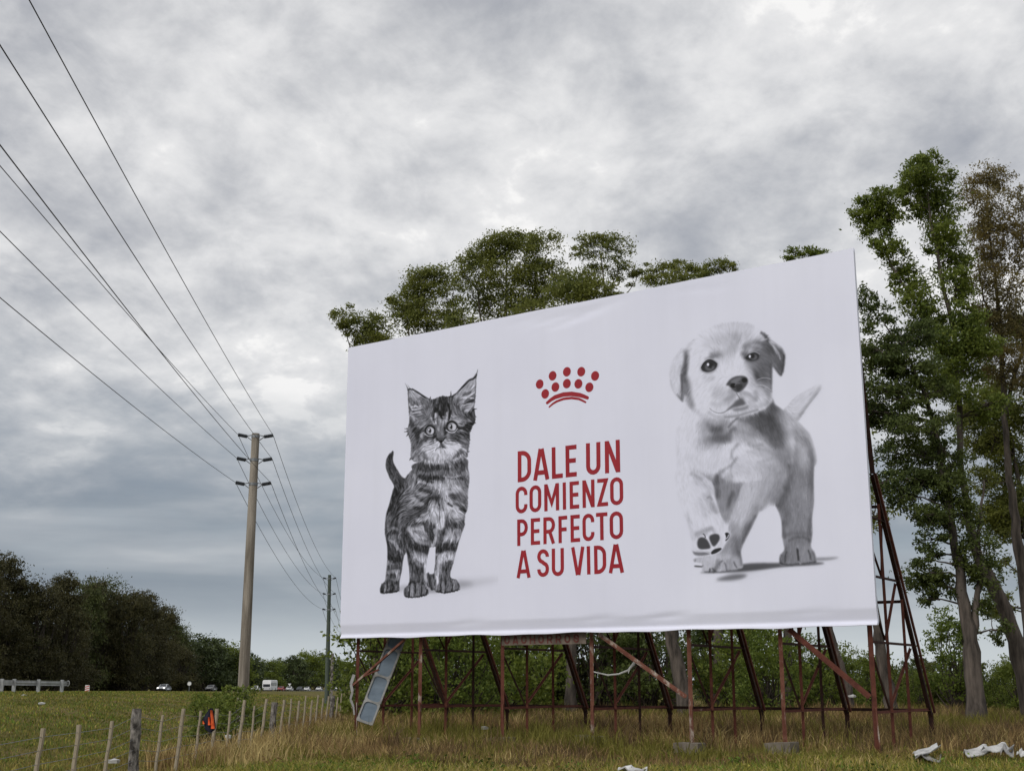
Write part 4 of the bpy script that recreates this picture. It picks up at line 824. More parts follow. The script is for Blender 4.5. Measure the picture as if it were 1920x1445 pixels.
# --- lettering: condensed grotesque drawn as strokes in a unit-height cell
def arc(cx, cy, rx, ry, a0, a1, n=9): return [(cx+rx*math.cos(R(a)), cy+ry*math.sin(R(a))) for a in np.linspace(a0, a1, n)]
def glyph(ch, w, s):
    """Centre lines for a capital of width w, height 1, stroke s."""
    h = s/2; l, r, b, t = h, w-h, h, 1-h; cx = w/2; rx = (r-l)/2; ry = min(rx*1.05, .30)
    O = arc(cx, t-ry, rx, ry, 0, 180)+arc(cx, b+ry, rx, ry, 180, 360)
    if ch == 'O': return [O+[O[0]]]
    if ch == 'C': return [[(r, t-ry-.06)]+arc(cx, t-ry, rx, ry, 0, 180)+arc(cx, b+ry, rx, ry, 180, 360)+[(r, b+ry+.06)]]
    if ch == 'U': return [[(l, 1), (l, b+ry)]+arc(cx, b+ry, rx, ry, 180, 360)[1:]+[(r, 1)]]
    if ch == 'D': q = min(rx*1.5, .32); return [[(l, 0+h), (l, t), (r-q, t)]+arc(r-q, t-q, q, q, 90, 0)[1:]+arc(r-q, b+q, q, q, 0, -90)+[(l, b), (l, b+.05)]]
    if ch == 'P': q = .25; return [[(l, 0), (l, t), (r-q*.8, t)]+arc(r-q*.8, t-q, q*.8, q, 90, -90)[1:]+[(l, t-2*q)]]
    if ch == 'R': q = .235; return [[(l, 0), (l, t), (r-q*.8, t)]+arc(r-q*.8, t-q, q*.8, q, 90, -90)[1:]+[(l, t-2*q)], [(cx+.02, t-2*q), (r, 0)]]
    if ch == 'L': return [[(l, 1), (l, b), (w, b)]]
    if ch == 'E': return [[(w, t), (l, t), (l, b), (w, b)], [(l, .51), (w-.03, .51)]]
    if ch == 'F': return [[(w, t), (l, t), (l, 0)], [(l, .50), (w-.03, .50)]]
    if ch == 'I': return [[(cx, 0), (cx, 1)]]
    if ch == 'T': return [[(0, t), (w, t)], [(cx, t), (cx, 0)]]
    if ch == 'N': return [[(l, 0), (l, 1)], [(r, 0), (r, 1)], [(l+.01, 1-h*.4), (r-.01, h*.4)]]
    if ch == 'M': return [[(l, 0), (l, 1)], [(r, 0), (r, 1)], [(l+.01, 1-h*.4), (cx, .28), (r-.01, 1-h*.4)]]
    if ch == 'Z': return [[(0, t), (r, t), (l, b), (w, b)]]
    if ch == 'A': return [[(h*.9, 0), (cx-h*.35, 1)], [(cx+h*.35, 1), (w-h*.9, 0)], [(w*.2, .24), (w*.8, .24)]]
    if ch == 'V': return [[(h*.9, 1), (cx-h*.35, 0)], [(cx+h*.35, 0), (w-h*.9, 1)]]
    if ch == 'H': return [[(l, 0), (l, 1)], [(r, 0), (r, 1)], [(l, .5), (r, .5)]]
    if ch == 'S': return [[(r, t-ry-.02)]+arc(cx, t-ry, rx, ry, 0, 180)+[(l+.003, .70), (l+.025, .635), (l+.07, .58), (cx-.02, .535), (cx+.03, .49), (r-.065, .445), (r-.02, .385), (r-.002, .32)]+list(reversed(arc(cx, b+ry, rx, ry, 180, 360)))+[(l, b+ry+.02)]]
def stroke_polys(line, s):
    """Mitred ribbon around a centre line: list of quads (2-D)."""
    P = [Vector(p) for p in line]; closed = (P[0]-P[-1]).length < 1e-6
    if closed: P = P[:-1]
    k = len(P); L_, R_ = [], []
    for i in range(k):
        a = P[i-1] if (i or closed) else None; c = P[(i+1) % k] if (i < k-1 or closed) else None
        d1 = (P[i]-a).normalized() if a is not None else None; d2 = (c-P[i]).normalized() if c is not None else None
        if d1 is None: d1 = d2
        if d2 is None: d2 = d1
        n1 = Vector((-d1.y, d1.x)); n2 = Vector((-d2.y, d2.x)); m = (n1+n2)
        m = m.normalized() if m.length > 1e-4 else n1
        ln = s/2/max(m.dot(n1), .42)
        L_.append(P[i]+m*ln); R_.append(P[i]-m*ln)
    return [(L_[i], L_[(i+1) % k], R_[(i+1) % k], R_[i]) for i in range(k if closed else k-1)]
def letter_mesh(name, lines, stroke, place, mat, parent, th=.003):
    """Ribbons mapped onto a surface by place(x, y, lift); each stroke sits a hair above the last so none are coplanar."""
    mb = MB()
    for li, ln in enumerate(lines):
        for q in stroke_polys(ln, stroke):
            V = [place(p.x, p.y, .004+li*.0008) for p in q]
            mb.add(V, [(3, 2, 1, 0)])
    o = mb.build(name, mat); return set_parent(o, parent)
zx = lambda x, y: (950+x/3.283, 660+y/3.283)
SLOGAN = [('slogan_line', (68, 608), (68, 800), (698, 540), (698, 738), 'DALEUN', [(68, 150), (163, 260), (277, 345), (363, 432), (490, 578), (605, 698)]),
          ('slogan_line', (55, 823), (55, 990), (718, 773), (718, 942), 'COMIENZO', [(55, 127), (140, 212), (230, 322), (345, 365), (388, 447), (468, 543), (560, 625), (638, 718)]),
          ('slogan_line', (64, 1028), (64, 1190), (718, 978), (718, 1150), 'PERFECTO', [(64, 130), (148, 205), (225, 297), (318, 373), (393, 452), (468, 542), (553, 623), (636, 718)]),
          ('slogan_line', (60, 1218), (60, 1390), (722, 1184), (722, 1356), 'ASUVIDA', [(60, 146), (188, 260), (277, 352), (398, 480), (495, 516), (540, 615), (630, 722)])]
def build_slogan():
    words = ['DALE UN', 'COMIENZO', 'PERFECTO', 'A SU VIDA']
    for (nm, tl, bl, tr, br, txt, ext), wd in zip(SLOGAN, words):
        c = [on_board(*zx(*p)) for p in (tl, bl, tr, br)]
        z1 = (c[0][1]+c[2][1])/2; z0 = (c[1][1]+c[3][1])/2; H = z1-z0
        ym = (bl[1]+tl[1])/2, (br[1]+tr[1])/2
        mb = MB()
        for ch, (a, b) in zip(txt, ext):
            f = lambda x: on_board(*zx(x, ym[0]+(ym[1]-ym[0])*(x-bl[0])/(br[0]-bl[0])))[0]
            ua, ub = f(a), f(b); w = (ub-ua)/H
            for li, ln in enumerate(glyph(ch, w, .142)):
                for qi, q in enumerate(stroke_polys(ln, .142)):
                    V = []
                    for p in q:
                        u = ua+p.x*H; z = z0+min(max(p.y, -.02), 1.02)*H
                        V.append(bpt(u, float(banner_relief(u, z))-.003-li*.002-(qi % 7)*.00025, z))
                    mb.add(V, [(3, 2, 1, 0)])
        o = mb.build(nm, M['print_red']); set_parent(o, banner); o['label'] = 'red capitals reading '+wd
    # crown emblem: ten dots over two arched bands
    mb = MB()
    for x, y in ((204, 197), (284, 146), (371, 121), (458, 120), (543, 146), (238, 257), (301, 215), (371, 194), (441, 195), (508, 216)):
        u, z = on_board(*zx(x, y)); r = .116
        V = [bpt(u, -.003, z)]+[bpt(u+r*math.cos(a)*1.0, -.003, z+r*math.sin(a)*1.06) for a in np.linspace(0, 2*math.pi, 25)[:-1]]
        V = [v+E_N*float(banner_relief(u, z)) for v in V]
        mb.add(V, [(0, i, i % 24+1) for i in range(1, 25)])
    for pts, wid in ((((250, 312), (275, 292), (300, 277), (350, 261), (400, 257), (450, 264), (475, 272), (497, 281)), (.038, .054, .060, .054, .042)), (((263, 337), (285, 318), (310, 303), (350, 288), (400, 282), (445, 288), (465, 297), (485, 308)), (.021, .030, .034, .030, .024))):
        q = [Vector(on_board(*zx(*p))) for p in pts]; k = len(q); Vl = []
        for i in range(k):
            d = (q[min(i+1, k-1)]-q[max(i-1, 0)]).normalized(); n = Vector((-d.y, d.x)); w = np.interp(i/(k-1), np.linspace(0, 1, 5), wid)
            for s in (1, -1):
                p = q[i]+n*w*s; Vl.append(bpt(p.x, float(banner_relief(p.x, p.y))-.003, p.y))
        mb.add(Vl, [(2*i, 2*i+1, 2*i+3, 2*i+2) for i in range(k-1)])
        for e, s in ((0, -1), (k-1, 1)):            # rounded ends
            d = (q[min(e+1, k-1)]-q[max(e-1, 0)]).normalized()*s; n = Vector((-d.y, d.x)); w = wid[0 if e == 0 else -1]
            ring = [q[e]+(n*math.cos(a)+d*math.sin(a))*w for a in np.linspace(0, math.pi, 9)]
            mb.add([bpt(p.x, float(banner_relief(p.x, p.y))-.003, p.y) for p in ring], [tuple(range(9))])
    o = mb.build('crown_emblem', M['print_red']); set_parent(o, banner); o['label'] = 'red crown emblem of ten dots over two arched bands'
build_slogan()

# --- steel frame
POST_U = [.36, 2.49, 5.08, 7.66, 10.25, 12.47, 14.5]
def build_frame():
    def add(mb, name, mat): return set_parent(mb.build(name, M[mat]), board)
    # sheeting that stretches behind the vinyl: vertical metal sheets
    nsh = 12
    for k in range(nsh):
        u0, u1 = .12+(BW-.24)*k/nsh, .12+(BW-.24)*(k+1)/nsh-.02
        top = ZB+H_L+(H_R-H_L)*(u0+u1)/2/BW-.12
        mb = MB(); c = bpt((u0+u1)/2, .17+.004*(k % 2), (ZB+.45+top)/2)
        mb.box(c, (u1-u0, .01, top-ZB-.45), Matrix.Rotation(math.atan2(E_U[1], E_U[0]), 3, 'Z')); add(mb, 'backing_sheet', 'rust_dark')
    for z in (ZB+.18, ZB+2.1, ZB+4.1, ZB+6.1, ZB+7.9):
        mb = MB(); mb.angle(bpt(.1, .24, z), bpt(BW-.1, .24, z), .09); add(mb, 'purlin', 'rust')
    for k, u in enumerate(POST_U):
        g = float(ground_z(*bpt(u, .2, 0)[:2])); top = ZB+H_L-.2+.16*u/BW
        # front post: doubled angle, paler splice plate below
        mb = MB(); mb.angle(bpt(u, .36, g-.1), bpt(u, .36, top), .088, .013, 1 if k % 2 else -1); add(mb, 'front_post', 'rust_pale' if k in (1, 3, 4, 5) else 'rust')
        mb = MB(); mb.bar(bpt(u+.09, .30, g-.1), bpt(u+.045, .30, 1.12), .05, .02); add(mb, 'splice_plate', 'rust_pale')
        for n, zt, nm, mt in ((1.5, 5.55, 'middle_post', 'rust'), (2.78, 3.5, 'rear_post', 'rust_dark' if k % 2 else 'rust')):
            gg = float(ground_z(*bpt(u, n, 0)[:2])); mb = MB(); mb.angle(bpt(u, n, gg-.1), bpt(u, n, zt), .066, .011); add(mb, nm, mt)
        gg = float(ground_z(*bpt(u, 4.5, 0)[:2]))
        mb = MB(); mb.angle(bpt(u, 4.52, .80), bpt(u, 1.2, 6.2), .085, .013); add(mb, 'raking_leg', 'rust_dark')
        mb = MB(); mb.angle(bpt(u+.12, 4.40, .95), bpt(u+.1, 1.12, 6.2), .05, .01); add(mb, 'raking_leg', 'rust')
        mb = MB(); mb.bar(bpt(u, 4.48, gg-.1), bpt(u, 4.48, .95), .09); add(mb, 'rear_stub', 'rust_dark')
        mb = MB(); mb.angle(bpt(u, 1.2, 6.2), bpt(u, .5, 10.7), .11, .014); add(mb, 'upper_column', 'rust_dark')
        for z, n1, mt in ((1.02, 4.45, 'rust'), (2.48, 3.40, 'rust_dark'), (3.9, 2.55, 'rust_dark'), (5.2, 1.75, 'rust_dark'), (7.0, 1.08, 'rust_dark'), (9.0, .76, 'rust_dark')):
            mb = MB(); mb.angle(bpt(u+.02, .36, z), bpt(u+.02, n1, z), .056, .01); add(mb, 'cross_tie', mt)
        for a, b, mt in (((.36, 2.44), (1.47, 1.1), 'rust_dark'), ((1.53, 1.1), (3.33, 2.42), 'rust'), ((1.5, 2.55), (2.5, 3.85), 'rust'), ((.36, 3.86), (1.47, 2.55), 'rust_dark'), ((.36, 5.15), (1.5, 3.95), 'rust'), ((1.5, 3.95), (1.72, 5.1), 'rust_dark'), ((.36, 5.25), (1.08, 6.9), 'rust'), ((.36, 8.9), (1.05, 7.05), 'rust_dark')):
            mb = MB(); mb.angle(bpt(u-.03, a[0], a[1]), bpt(u-.03, b[0], b[1]), .05, .009); add(mb, 'diagonal_brace', mt)
        if 0 < k < 6:
            g = float(ground_z(*bpt(u, .3, 0)[:2]))
            mb = MB(); mb.box(bpt(u, .24, g+.15), (.58, .5, .46), Matrix.Rotation(math.atan2(E_U[1], E_U[0])+.1*((k*7) % 5-2)/2, 3, 'Z') @ Matrix.Rotation(.03*((k*3) % 5-2), 3, 'Y'), .03)
            for i, v in enumerate(mb.v): mb.v[i] = (v[0]+.02*math.sin(i*3.1+k), v[1]+.02*math.cos(i*2.3+k), v[2]+.015*math.sin(i*5.7))
            add(mb, 'footing_block', 'concrete')
    # long braces and ties in the plane of the front posts
    for (u0, z0), (u1, z1), w, mt in (((7.95, 2.78), (10.2, 1.32), .08, 'rust_pale'), ((12.75, 2.78), (14.45, 1.34), .10, 'rust'), ((2.1, 2.75), (.3, 1.55), .055, 'rust_pale'), ((1.25, 1.98), (.55, 1.75), .04, 'rust')):
        mb = MB(); mb.angle(bpt(u0, .18, z0), bpt(u1, .22, z1), w, .012); add(mb, 'long_brace', mt)
    for u0, u1, n, z in ((.36, 14.5, 4.45, 1.0), (.36, 14.5, 1.5, 5.5), (.36, 14.5, 2.78, 3.45)):
        mb = MB(); mb.angle(bpt(u0, n, z), bpt(u1, n, z), .07, .011); add(mb, 'long_tie', 'rust_dark')
    # torn strip of old vinyl on the end post
    mb = MB(); pts = [bpt(.34, .24, 1.85), bpt(.27, .2, 1.6), bpt(.36, .17, 1.4), bpt(.28, .19, 1.2), bpt(.38, .2, 1.02), bpt(.42, .2, .8)]
    for i in range(5): mb.bar(pts[i], pts[i+1], .10-.012*i, .015, up=tuple(E_N))
    set_parent(mb.build('torn_vinyl_strip', M['litter_grey']), board)
    # leftover name board under the banner, its upper edge behind the hem
    ua, ub = 5.10, 7.66
    mb = MB(); mb.box(bpt((ua+ub)/2, .22, 2.695), (ub-ua-.12, .03, .30), Matrix.Rotation(math.atan2(E_U[1], E_U[0]), 3, 'Z')); nb = set_parent(mb.build('name_board', M['sign_brown']), board)
    nb['label'] = 'weathered brown board with faded letters under the banner'
    txt = 'CACHORROS'; H = .21; w = .165; st = (ub-ua-.30)/9
    for i, ch in enumerate(txt):
        mb = MB()
        for li, ln in enumerate(glyph(ch, w/H, .2)):
            for qi, q in enumerate(stroke_polys(ln, .2)):
                mb.add([bpt(ua+.14+i*st+p.x*H, .2005-li*.002-(qi % 7)*.00025, 2.575+min(max(p.y, 0), 1)*H) for p in q], [(3, 2, 1, 0)])
        set_parent(mb.build('letter', M['sign_letter']), nb)
build_frame()
# ragged rope looped over a brace
mb = MB()
rp = [(1110, 1258, 31.9), (1122, 1261, 31.8), (1140, 1265, 31.7), (1160, 1263, 31.6), (1178, 1256, 31.5), (1187, 1246, 31.4), (1192, 1237, 31.35)]
P = [at(*p) for p in rp]; mb.tube(P, [.012, .018, .02, .02, .028, .04, .025], 6)
mb.tube([P[5], at(1181, 1252, 31.3), at(1178, 1262, 31.3)], [.03, .02, .008], 5)
tag(mb.build('rope', M['rope']), 'dirty white rope sagging from a brace under the banner', 'rope')

# --- leaning framed panel under the left end
def build_panel():
    a = Vector(at(683, 1355, 35.0)); b = Vector(at(748, 1188, 35.55)); d = (b-a); Ln = d.length+.15; d.normalize()
    s = (Vector(at(697, 1355, 35.0))-a).normalized(); s = (s-d*s.dot(d)).normalized(); n = s.cross(d)
    root = empty('window_strip', tuple(a)); tag(root, 'narrow grey metal frame holding blue-grey panes, leaning under the left end of the billboard', 'panel')
    wd = .46; pt = lambda x, y, z=0: a+s*x+d*y+n*z
    m0, m1 = .045, .06
    cells = []; y = .06
    for h in (.50, .66, .72, .62): cells.append((y, y+h)); y += h+.055
    L_ = y
    def rounded(x0, x1, y0, y1, r, k=5):
        o = []
        for cx, cy, a0 in ((x1-r, y1-r, 0), (x0+r, y1-r, 90), (x0+r, y0+r, 180), (x1-r, y0+r, 270)):
            o += [(cx+r*math.cos(R(a0+90*i/k)), cy+r*math.sin(R(a0+90*i/k))) for i in range(k+1)]
        return o
    mb = MB(); x0, x1 = -wd/2, wd/2; half = .0275
    for i, (c0, c1) in enumerate(cells):
        inner = rounded(x0+.045, x1-.045, c0, c1, .10); y0, y1 = c0-(half if i else .06), c1+(half if i < 3 else .055)
        k = len(inner)
        # outer boundary sampled by casting each inner point outwards onto the cell rectangle
        cx, cy = 0, (c0+c1)/2; outer = []
        for q in inner:
            dx, dy = q[0]-cx, q[1]-cy; sc = min((wd/2)/abs(dx) if abs(dx) > 1e-6 else 9e9, ((y1-cy) if dy > 0 else (cy-y0))/abs(dy) if abs(dy) > 1e-6 else 9e9)
            outer.append((dx*sc, cy+dy*sc))
        V = []
        for z in (.03, -.03): V += [pt(q[0], q[1], z) for q in outer]+[pt(q[0], q[1], z) for q in inner]
        F = []
        for j in range(k):
            q = (j+1) % k
            F += [(j, q, k+q, k+j), (2*k+k+j, 2*k+k+q, 2*k+q, 2*k+j), (k+j, k+q, 3*k+q, 3*k+j), (q, j, 2*k+j, 2*k+q)]
        mb.add(V, F)
    fr = mb.build('frame', M['frame_grey']); set_parent(fr, root)
    for c0, c1 in cells:
        mb = MB(); mb.prism(rounded(x0+.043, x1-.043, c0-.002, c1+.002, .10), pt(0, 0, -.012), s, d, n, .01); set_parent(mb.build('pane', M['pane']), root)
build_panel()

# ================================================================ power line
def build_pole(name, base, z_top, r0, r1, mat, arms, arm_z, spread, label, lean=(0, 0), arm_dir=(1, 0)):
    bx, by = base; g = float(ground_z(bx, by))
    root = empty(name, (bx, by, g)); tag(root, label, 'utility pole', 'utility poles along the highway fence')
    k = 14; mb = MB()
    mb.tube([(bx+lean[0]*i/k, by+lean[1]*i/k, g-.3+(z_top-g+.3)*i/k) for i in range(k+1)], [r0+(r1-r0)*i/k for i in range(k+1)], 16)
    set_parent(mb.build('shaft', M[mat], smooth=False), root)
    ad = Vector((arm_dir[0], arm_dir[1], 0)).normalized(); tips = []
    for z in arm_z:
        f = (z-g)/(z_top-g); c = Vector((bx+lean[0]*f, by+lean[1]*f, z-.02)); r = r0+(r1-r0)*f
        mb = MB(); mb.tube([c+Vector((0, 0, -.05)), c+Vector((0, 0, .05))], r+.012, 16, False); set_parent(mb.build('collar', M['steel']), root)
        for s in (-1, 1):
            inner = c+ad*s*(r+.0); mid = c+ad*s*(r+.16)+Vector((0, 0, .0)); tip = c+ad*s*spread+Vector((0, 0, .06))
            mb = MB(); mb.bar(inner+Vector((0, 0, .05)), mid+Vector((0, 0, .02)), .035, .03); mb.bar(inner+Vector((0, 0, -.13)), mid+Vector((0, 0, -.01)), .03, .03); set_parent(mb.build('bracket', M['steel']), root)
            mb = MB(); nseg = 9; pts = []; rad = []
            for q in range(nseg*2+1):
                pts.append(mid+(tip-mid)*(q/(nseg*2))); rad.append(.075 if q % 2 else .05)
            mb.tube(pts, rad, 10); set_parent(mb.build('insulator', M['insul'], smooth=False), root)
            tips.append(tip)
    return root, tips
ldir = Vector((-5.8, 60, 0)).normalized(); perp = (ldir.y, -ldir.x)
p1, tips1 = build_pole('utility_pole', (-9.20, 45.0), 10.32, .205, .138, 'pole', 3, (10.23, 9.38, 8.51), .62, 'tall pale tapered concrete utility pole standing near the left end of the billboard', (.03, 0), perp)
p2, tips2 = build_pole('utility_pole', (-14.75, 105.0), 10.25, .20, .13, 'pole_far', 3, (9.97, 8.72, 7.48), .52, 'distant dark grey-green utility pole just left of the billboard', (-.1, 0), perp)
mb = MB(); g2 = float(ground_z(-14.4, 104.8)); mb.box((-14.38, 104.75, g2+1.9), (.2, .2, 4.2), None, .02); o = mb.build('bracing_post', M['wood_grey']); set_parent(o, p2); o['label'] = 'short dark post strapped to the foot of the pole'
def wire(a, b, sag, r, label, n=40):
    a, b = Vector(a), Vector(b); pts = []
    for i in range(n+1):
        u = i/n; p = a.lerp(b, u); p.z -= 4*sag*u*(1-u); pts.append(p)
    mb = MB(); mb.tube(pts, r, 5); tag(mb.build('power_line_wire', M['wire'], smooth=True), label, 'wire', 'power line wires')
lv = ['top', 'middle', 'bottom']
for i in range(6):
    z, s = lv[i//2], ('left' if i % 2 == 0 else 'right')
    t = tips1[i]; sd2 = -1 if i % 2 == 0 else 1; wire(t, t+Vector((4.781+.461*sd2, -51.04-.035*sd2, -1.966+.123*(1-i//2))), .332, .0078, 'near wire leaving the %s %s insulator of the pale concrete pole' % (z, s), 64)
    wire(t, tips2[i], .85, .0095, 'far wire joining the %s %s insulators of both utility poles' % (z, s))
for i in range(6):
    z, s = lv[i//2], ('left' if i % 2 == 0 else 'right')
    t = tips2[i]; wire(t, t+Vector((-5.8, 60, -.6)), 1.2, .012, 'wire beyond the %s %s insulator of the distant pole' % (z, s))

# ================================================================ wire fence with its jacket
def fence_xy(k):
    d = 15.2*(1.136+.118*k)/1.136; px = 900-1000/(1.136+.118*k)
    return (px-960)/FPX*d, d
TOPS = {0: 1380, 1: 1365, 2: 1358, 3: 1351, 4: 1328, 5: 1340, 6: 1328, 7: 1332, 8: 1328, 9: 1332}
def build_fence():
    root = empty('wire_fence', (*fence_xy(0), 0)); tag(root, 'wire fence of thin pale wooden stakes running along the verge beside the field', 'fence')
    proto = None; tops = []
    for k in range(0, 46):
        x, y = fence_xy(k); g = float(ground_z(x, y))
        zt = at(960, TOPS[k], y)[2] if k in TOPS else 1.16+.08*math.sin(k*2.7)
        h = zt-g; lean = Vector((.10*h if k != 4 else .0, 0, 0))*(.6+.5*math.sin(k*1.7)**2)
        thick = k in (4, 13, 22, 31, 40)
        r = .085 if thick else .032+.006*math.sin(k*3.3)
        mb = MB(); b0 = Vector((x, y, g-.2))-lean*.5; b1 = Vector((x, y, zt))+lean*.5; nn = 7
        mb.tube([b0.lerp(b1, i/nn)+Vector((.006*math.sin(i*2.1+k), 0, 0)) for i in range(nn+1)], [r*(1+.08*math.sin(i*1.9+k)) for i in range(nn+1)], 8 if thick else 6)
        set_parent(mb.build('corner_post' if thick else 'stake', M['wood_grey'] if thick else M['wood_pale']), root)
        tops.append((b0, b1))
    for f in (.30, .45, .60, .76, .92):
        mb = MB(); mb.tube([a.lerp(b, .15+.85*f*.98) for a, b in tops], .0038, 4); set_parent(mb.build('fence_wire', M['steel']), root)
    return tops
FT = build_fence()
def build_jacket():
    a, b = FT[7]; c = Vector(at(395, 1345, b.y-.06)); s = .98
    root = empty('jacket', tuple(c)); tag(root, 'dark navy and orange work jacket hung on a fence stake', 'jacket')
    # hanging cloth: folded sheet wrapped over the stake top, outline narrow above, wide below
    prof = [(-.02, .27, .05), (-.13, .10, .10), (-.24, -.06, .10), (-.20, -.14, .08), (-.17, -.28, .09), (-.09, -.42, .07), (.0, -.44, .05)]
    L_ = [(-.03, .27), (-.09, .20), (-.17, .07), (-.235, -.06), (-.215, -.13), (-.185, -.2), (-.165, -.30), (-.10, -.37), (-.02, -.40)]
    Rr = [(.05, .27), (.09, .20), (.11, .07), (.13, -.06), (.145, -.13), (.15, -.2), (.155, -.28), (.12, -.36), (.03, -.42)]
    V = []; F = []; nc = 9
    for i, (l, r) in enumerate(zip(L_, Rr)):
        for side in (1, -1):
            for j in range(nc):
                t = j/(nc-1); x = l[0]+(r[0]-l[0])*t; z = l[1]+(r[1]-l[1])*t
                dep = .07*math.sin(math.pi*t)*side*(.5+i*.1)+.02*math.sin(j*2.4+i*.8)
                V.append(c+Vector((x, -dep, z)))
    for i in range(len(L_)-1):
        for sd in (0, 1):
            for j in range(nc-1):
                q = (i*2+sd)*nc+j; p = ((i+1)*2+sd)*nc+j
                F.append((q, q+1, p+1, p) if sd else (p, p+1, q+1, q))
    mb = MB(); mb.add(V, F); set_parent(mb.build('cloth', M['navy'], smooth=True), root)
    for pts, w0 in (([(.03, .22), (.05, .08), (.075, -.06), (.09, -.20), (.10, -.30)], .05), ([(-.03, .02), (-.015, -.08), (.0, -.20)], .034), ([(-.20, -.08), (-.175, -.17)], .03)):
        V = []; F = []
        for i, (x, z) in enumerate(pts):
            w = w0*(.5+.5*i/(len(pts)-1))
            for q in (-1, 0, 1): V.append(c+Vector((x+q*w, -.085-.055*(1-abs(x)/.2)-(.022 if q == 0 else 0), z)))
            for q in (1, 0, -1): V.append(c+Vector((x+q*w, -.05, z)))
        n6 = 6
        for i in range(len(pts)-1):
            for q in range(n6): F.append((i*n6+q, i*n6+(q+1) % n6, (i+1)*n6+(q+1) % n6, (i+1)*n6+q))
        F += [tuple(range(n6)), tuple(reversed(range((len(pts)-1)*n6, len(pts)*n6)))]
        mb = MB(); mb.add(V, F); set_parent(mb.build('orange_panel', M['orange'], smooth=True), root)
    for ch in root.children:
        for v in ch.data.vertices: v.co = c+(v.co-c)*.68
build_jacket()
# ================================================================ trees and shrubs
def leaf_quads(C, size, rng, droop=.35, aspect=.42, outward=None):
    """One rhombic leaf (or leaf spray) per centre."""
    n = len(C); d = rng.normal(size=(n, 3)); d[:, 2] -= droop
    if outward is not None: d += outward*.6
    d /= np.linalg.norm(d, axis=1)[:, None]+1e-9
    s = rng.normal(size=(n, 3)); s -= d*(s*d).sum(1)[:, None]; s /= np.linalg.norm(s, axis=1)[:, None]+1e-9
    L = size*rng.uniform(.6, 1.35, n)[:, None]; Wd = L*aspect
    up = np.cross(d, s)*L*.10
    V = np.stack([C-d*L*.5, C+s*Wd*.5+up, C+d*L*.5, C-s*Wd*.5+up], 1).reshape(-1, 3)
    return V, np.arange(n*4).reshape(n, 4)
def blob_points(c, rad, n, rng, sub=None, tight=.30):
    """Leaf centres for one foliage mass: many small tufts inside an ellipsoid, denser to the outside."""
    rad = np.asarray(rad, float); sub = sub or max(5, int(n/55))
    t = rng.normal(size=(sub, 3)); t /= np.linalg.norm(t, axis=1)[:, None]
    t *= (rng.uniform(.10, 1., sub)**.45)[:, None]
    w = rng.uniform(.4, 1.6, sub); w /= w.sum(); idx = rng.choice(sub, n, p=w)
    sz = rng.uniform(.6, 1.35, sub)[idx][:, None]
    g = rng.normal(size=(n, 3))*np.array([1, 1, .75])*.75
    return c+(t[idx]+g*tight*sz)*rad, c+t*rad
def limb(mb, a, b, r0, r1, rng, n=5, wig=.06, sides=6):
    a, b = np.asarray(a, float), np.asarray(b, float); L = np.linalg.norm(b-a); pts = []
    for i in range(n+1):
        u = i/n; p = a+(b-a)*u+rng.normal(size=3)*wig*L*math.sin(math.pi*u)*.5; p[2] += .10*L*math.sin(math.pi*u)*(.3)
        pts.append(p)
    mb.tube(pts, [r0+(r1-r0)*i/n for i in range(n+1)], sides, False)
def grow(name, label, group, base, stems, blobs, leaf, bark, size, dens, seed, twigs=1., aspect=.42, droop=.35, tight=.30):
    """stems: list of [(x,y,z,r)...]; blobs: list of (centre, radii, weight)."""
    rng = np.random.RandomState(seed); root = empty(name, tuple(base)); tag(root, label, 'tree', group)
    mb = MB(); SP = []
    for st in stems:
        P = [Vector(s[:3]) for s in st]; Rr = [s[3] for s in st]; pts = []; rad = []
        for i in range(len(P)-1):
            for q in range(4):
                u = q/4; pts.append(P[i].lerp(P[i+1], u)+Vector(rng.normal(size=3)*.03)); rad.append((Rr[i]+(Rr[i+1]-Rr[i])*u)*(1+.06*rng.randn()))
        pts.append(P[-1]); rad.append(Rr[-1]); mb.tube(pts, rad, 9, True)
        SP += [(np.array(p), r) for p, r in zip(pts, rad)]
    Vs = []; Fs = []; off = 0
    sp = np.array([p for p, r in SP])
    for c, rad, w in blobs:
        c = np.asarray(c, float); rad = np.asarray(rad, float)*np.ones(3)
        area = (rad[0]*rad[1]+rad[1]*rad[2]+rad[0]*rad[2])/3
        n = int(max(60, dens*w*area/size**2*70))
        pts, tufts = blob_points(c, rad, n, rng, tight=tight)
        V, F = leaf_quads(pts, size, rng, droop, aspect); Vs.append(V); Fs.append(F+off); off += len(V)
        # limb from the nearest lower stem point into the mass, twigs to its tufts
        dd = np.linalg.norm(sp-c, axis=1)+np.where(sp[:, 2] > c[2]-.1*rad[2], 6., 0.); k = int(np.argmin(dd))
        r0 = min(SP[k][1]*.6, .035+.02*rad.max()); limb(mb, SP[k][0], c, r0, r0*.4, rng)
        m = int(min(len(tufts), 5+5*twigs))
        for t in tufts[:m]: limb(mb, c+(SP[k][0]-c)*rng.uniform(0, .4), t, r0*.45, .008, rng, 3, .10, 4)
    tr = mb.build('trunk', M[bark], smooth=True); set_parent(tr, root)
    cr = mesh_np('crown', np.vstack(Vs), np.vstack(Fs), M[leaf]); set_parent(cr, root)
    return root
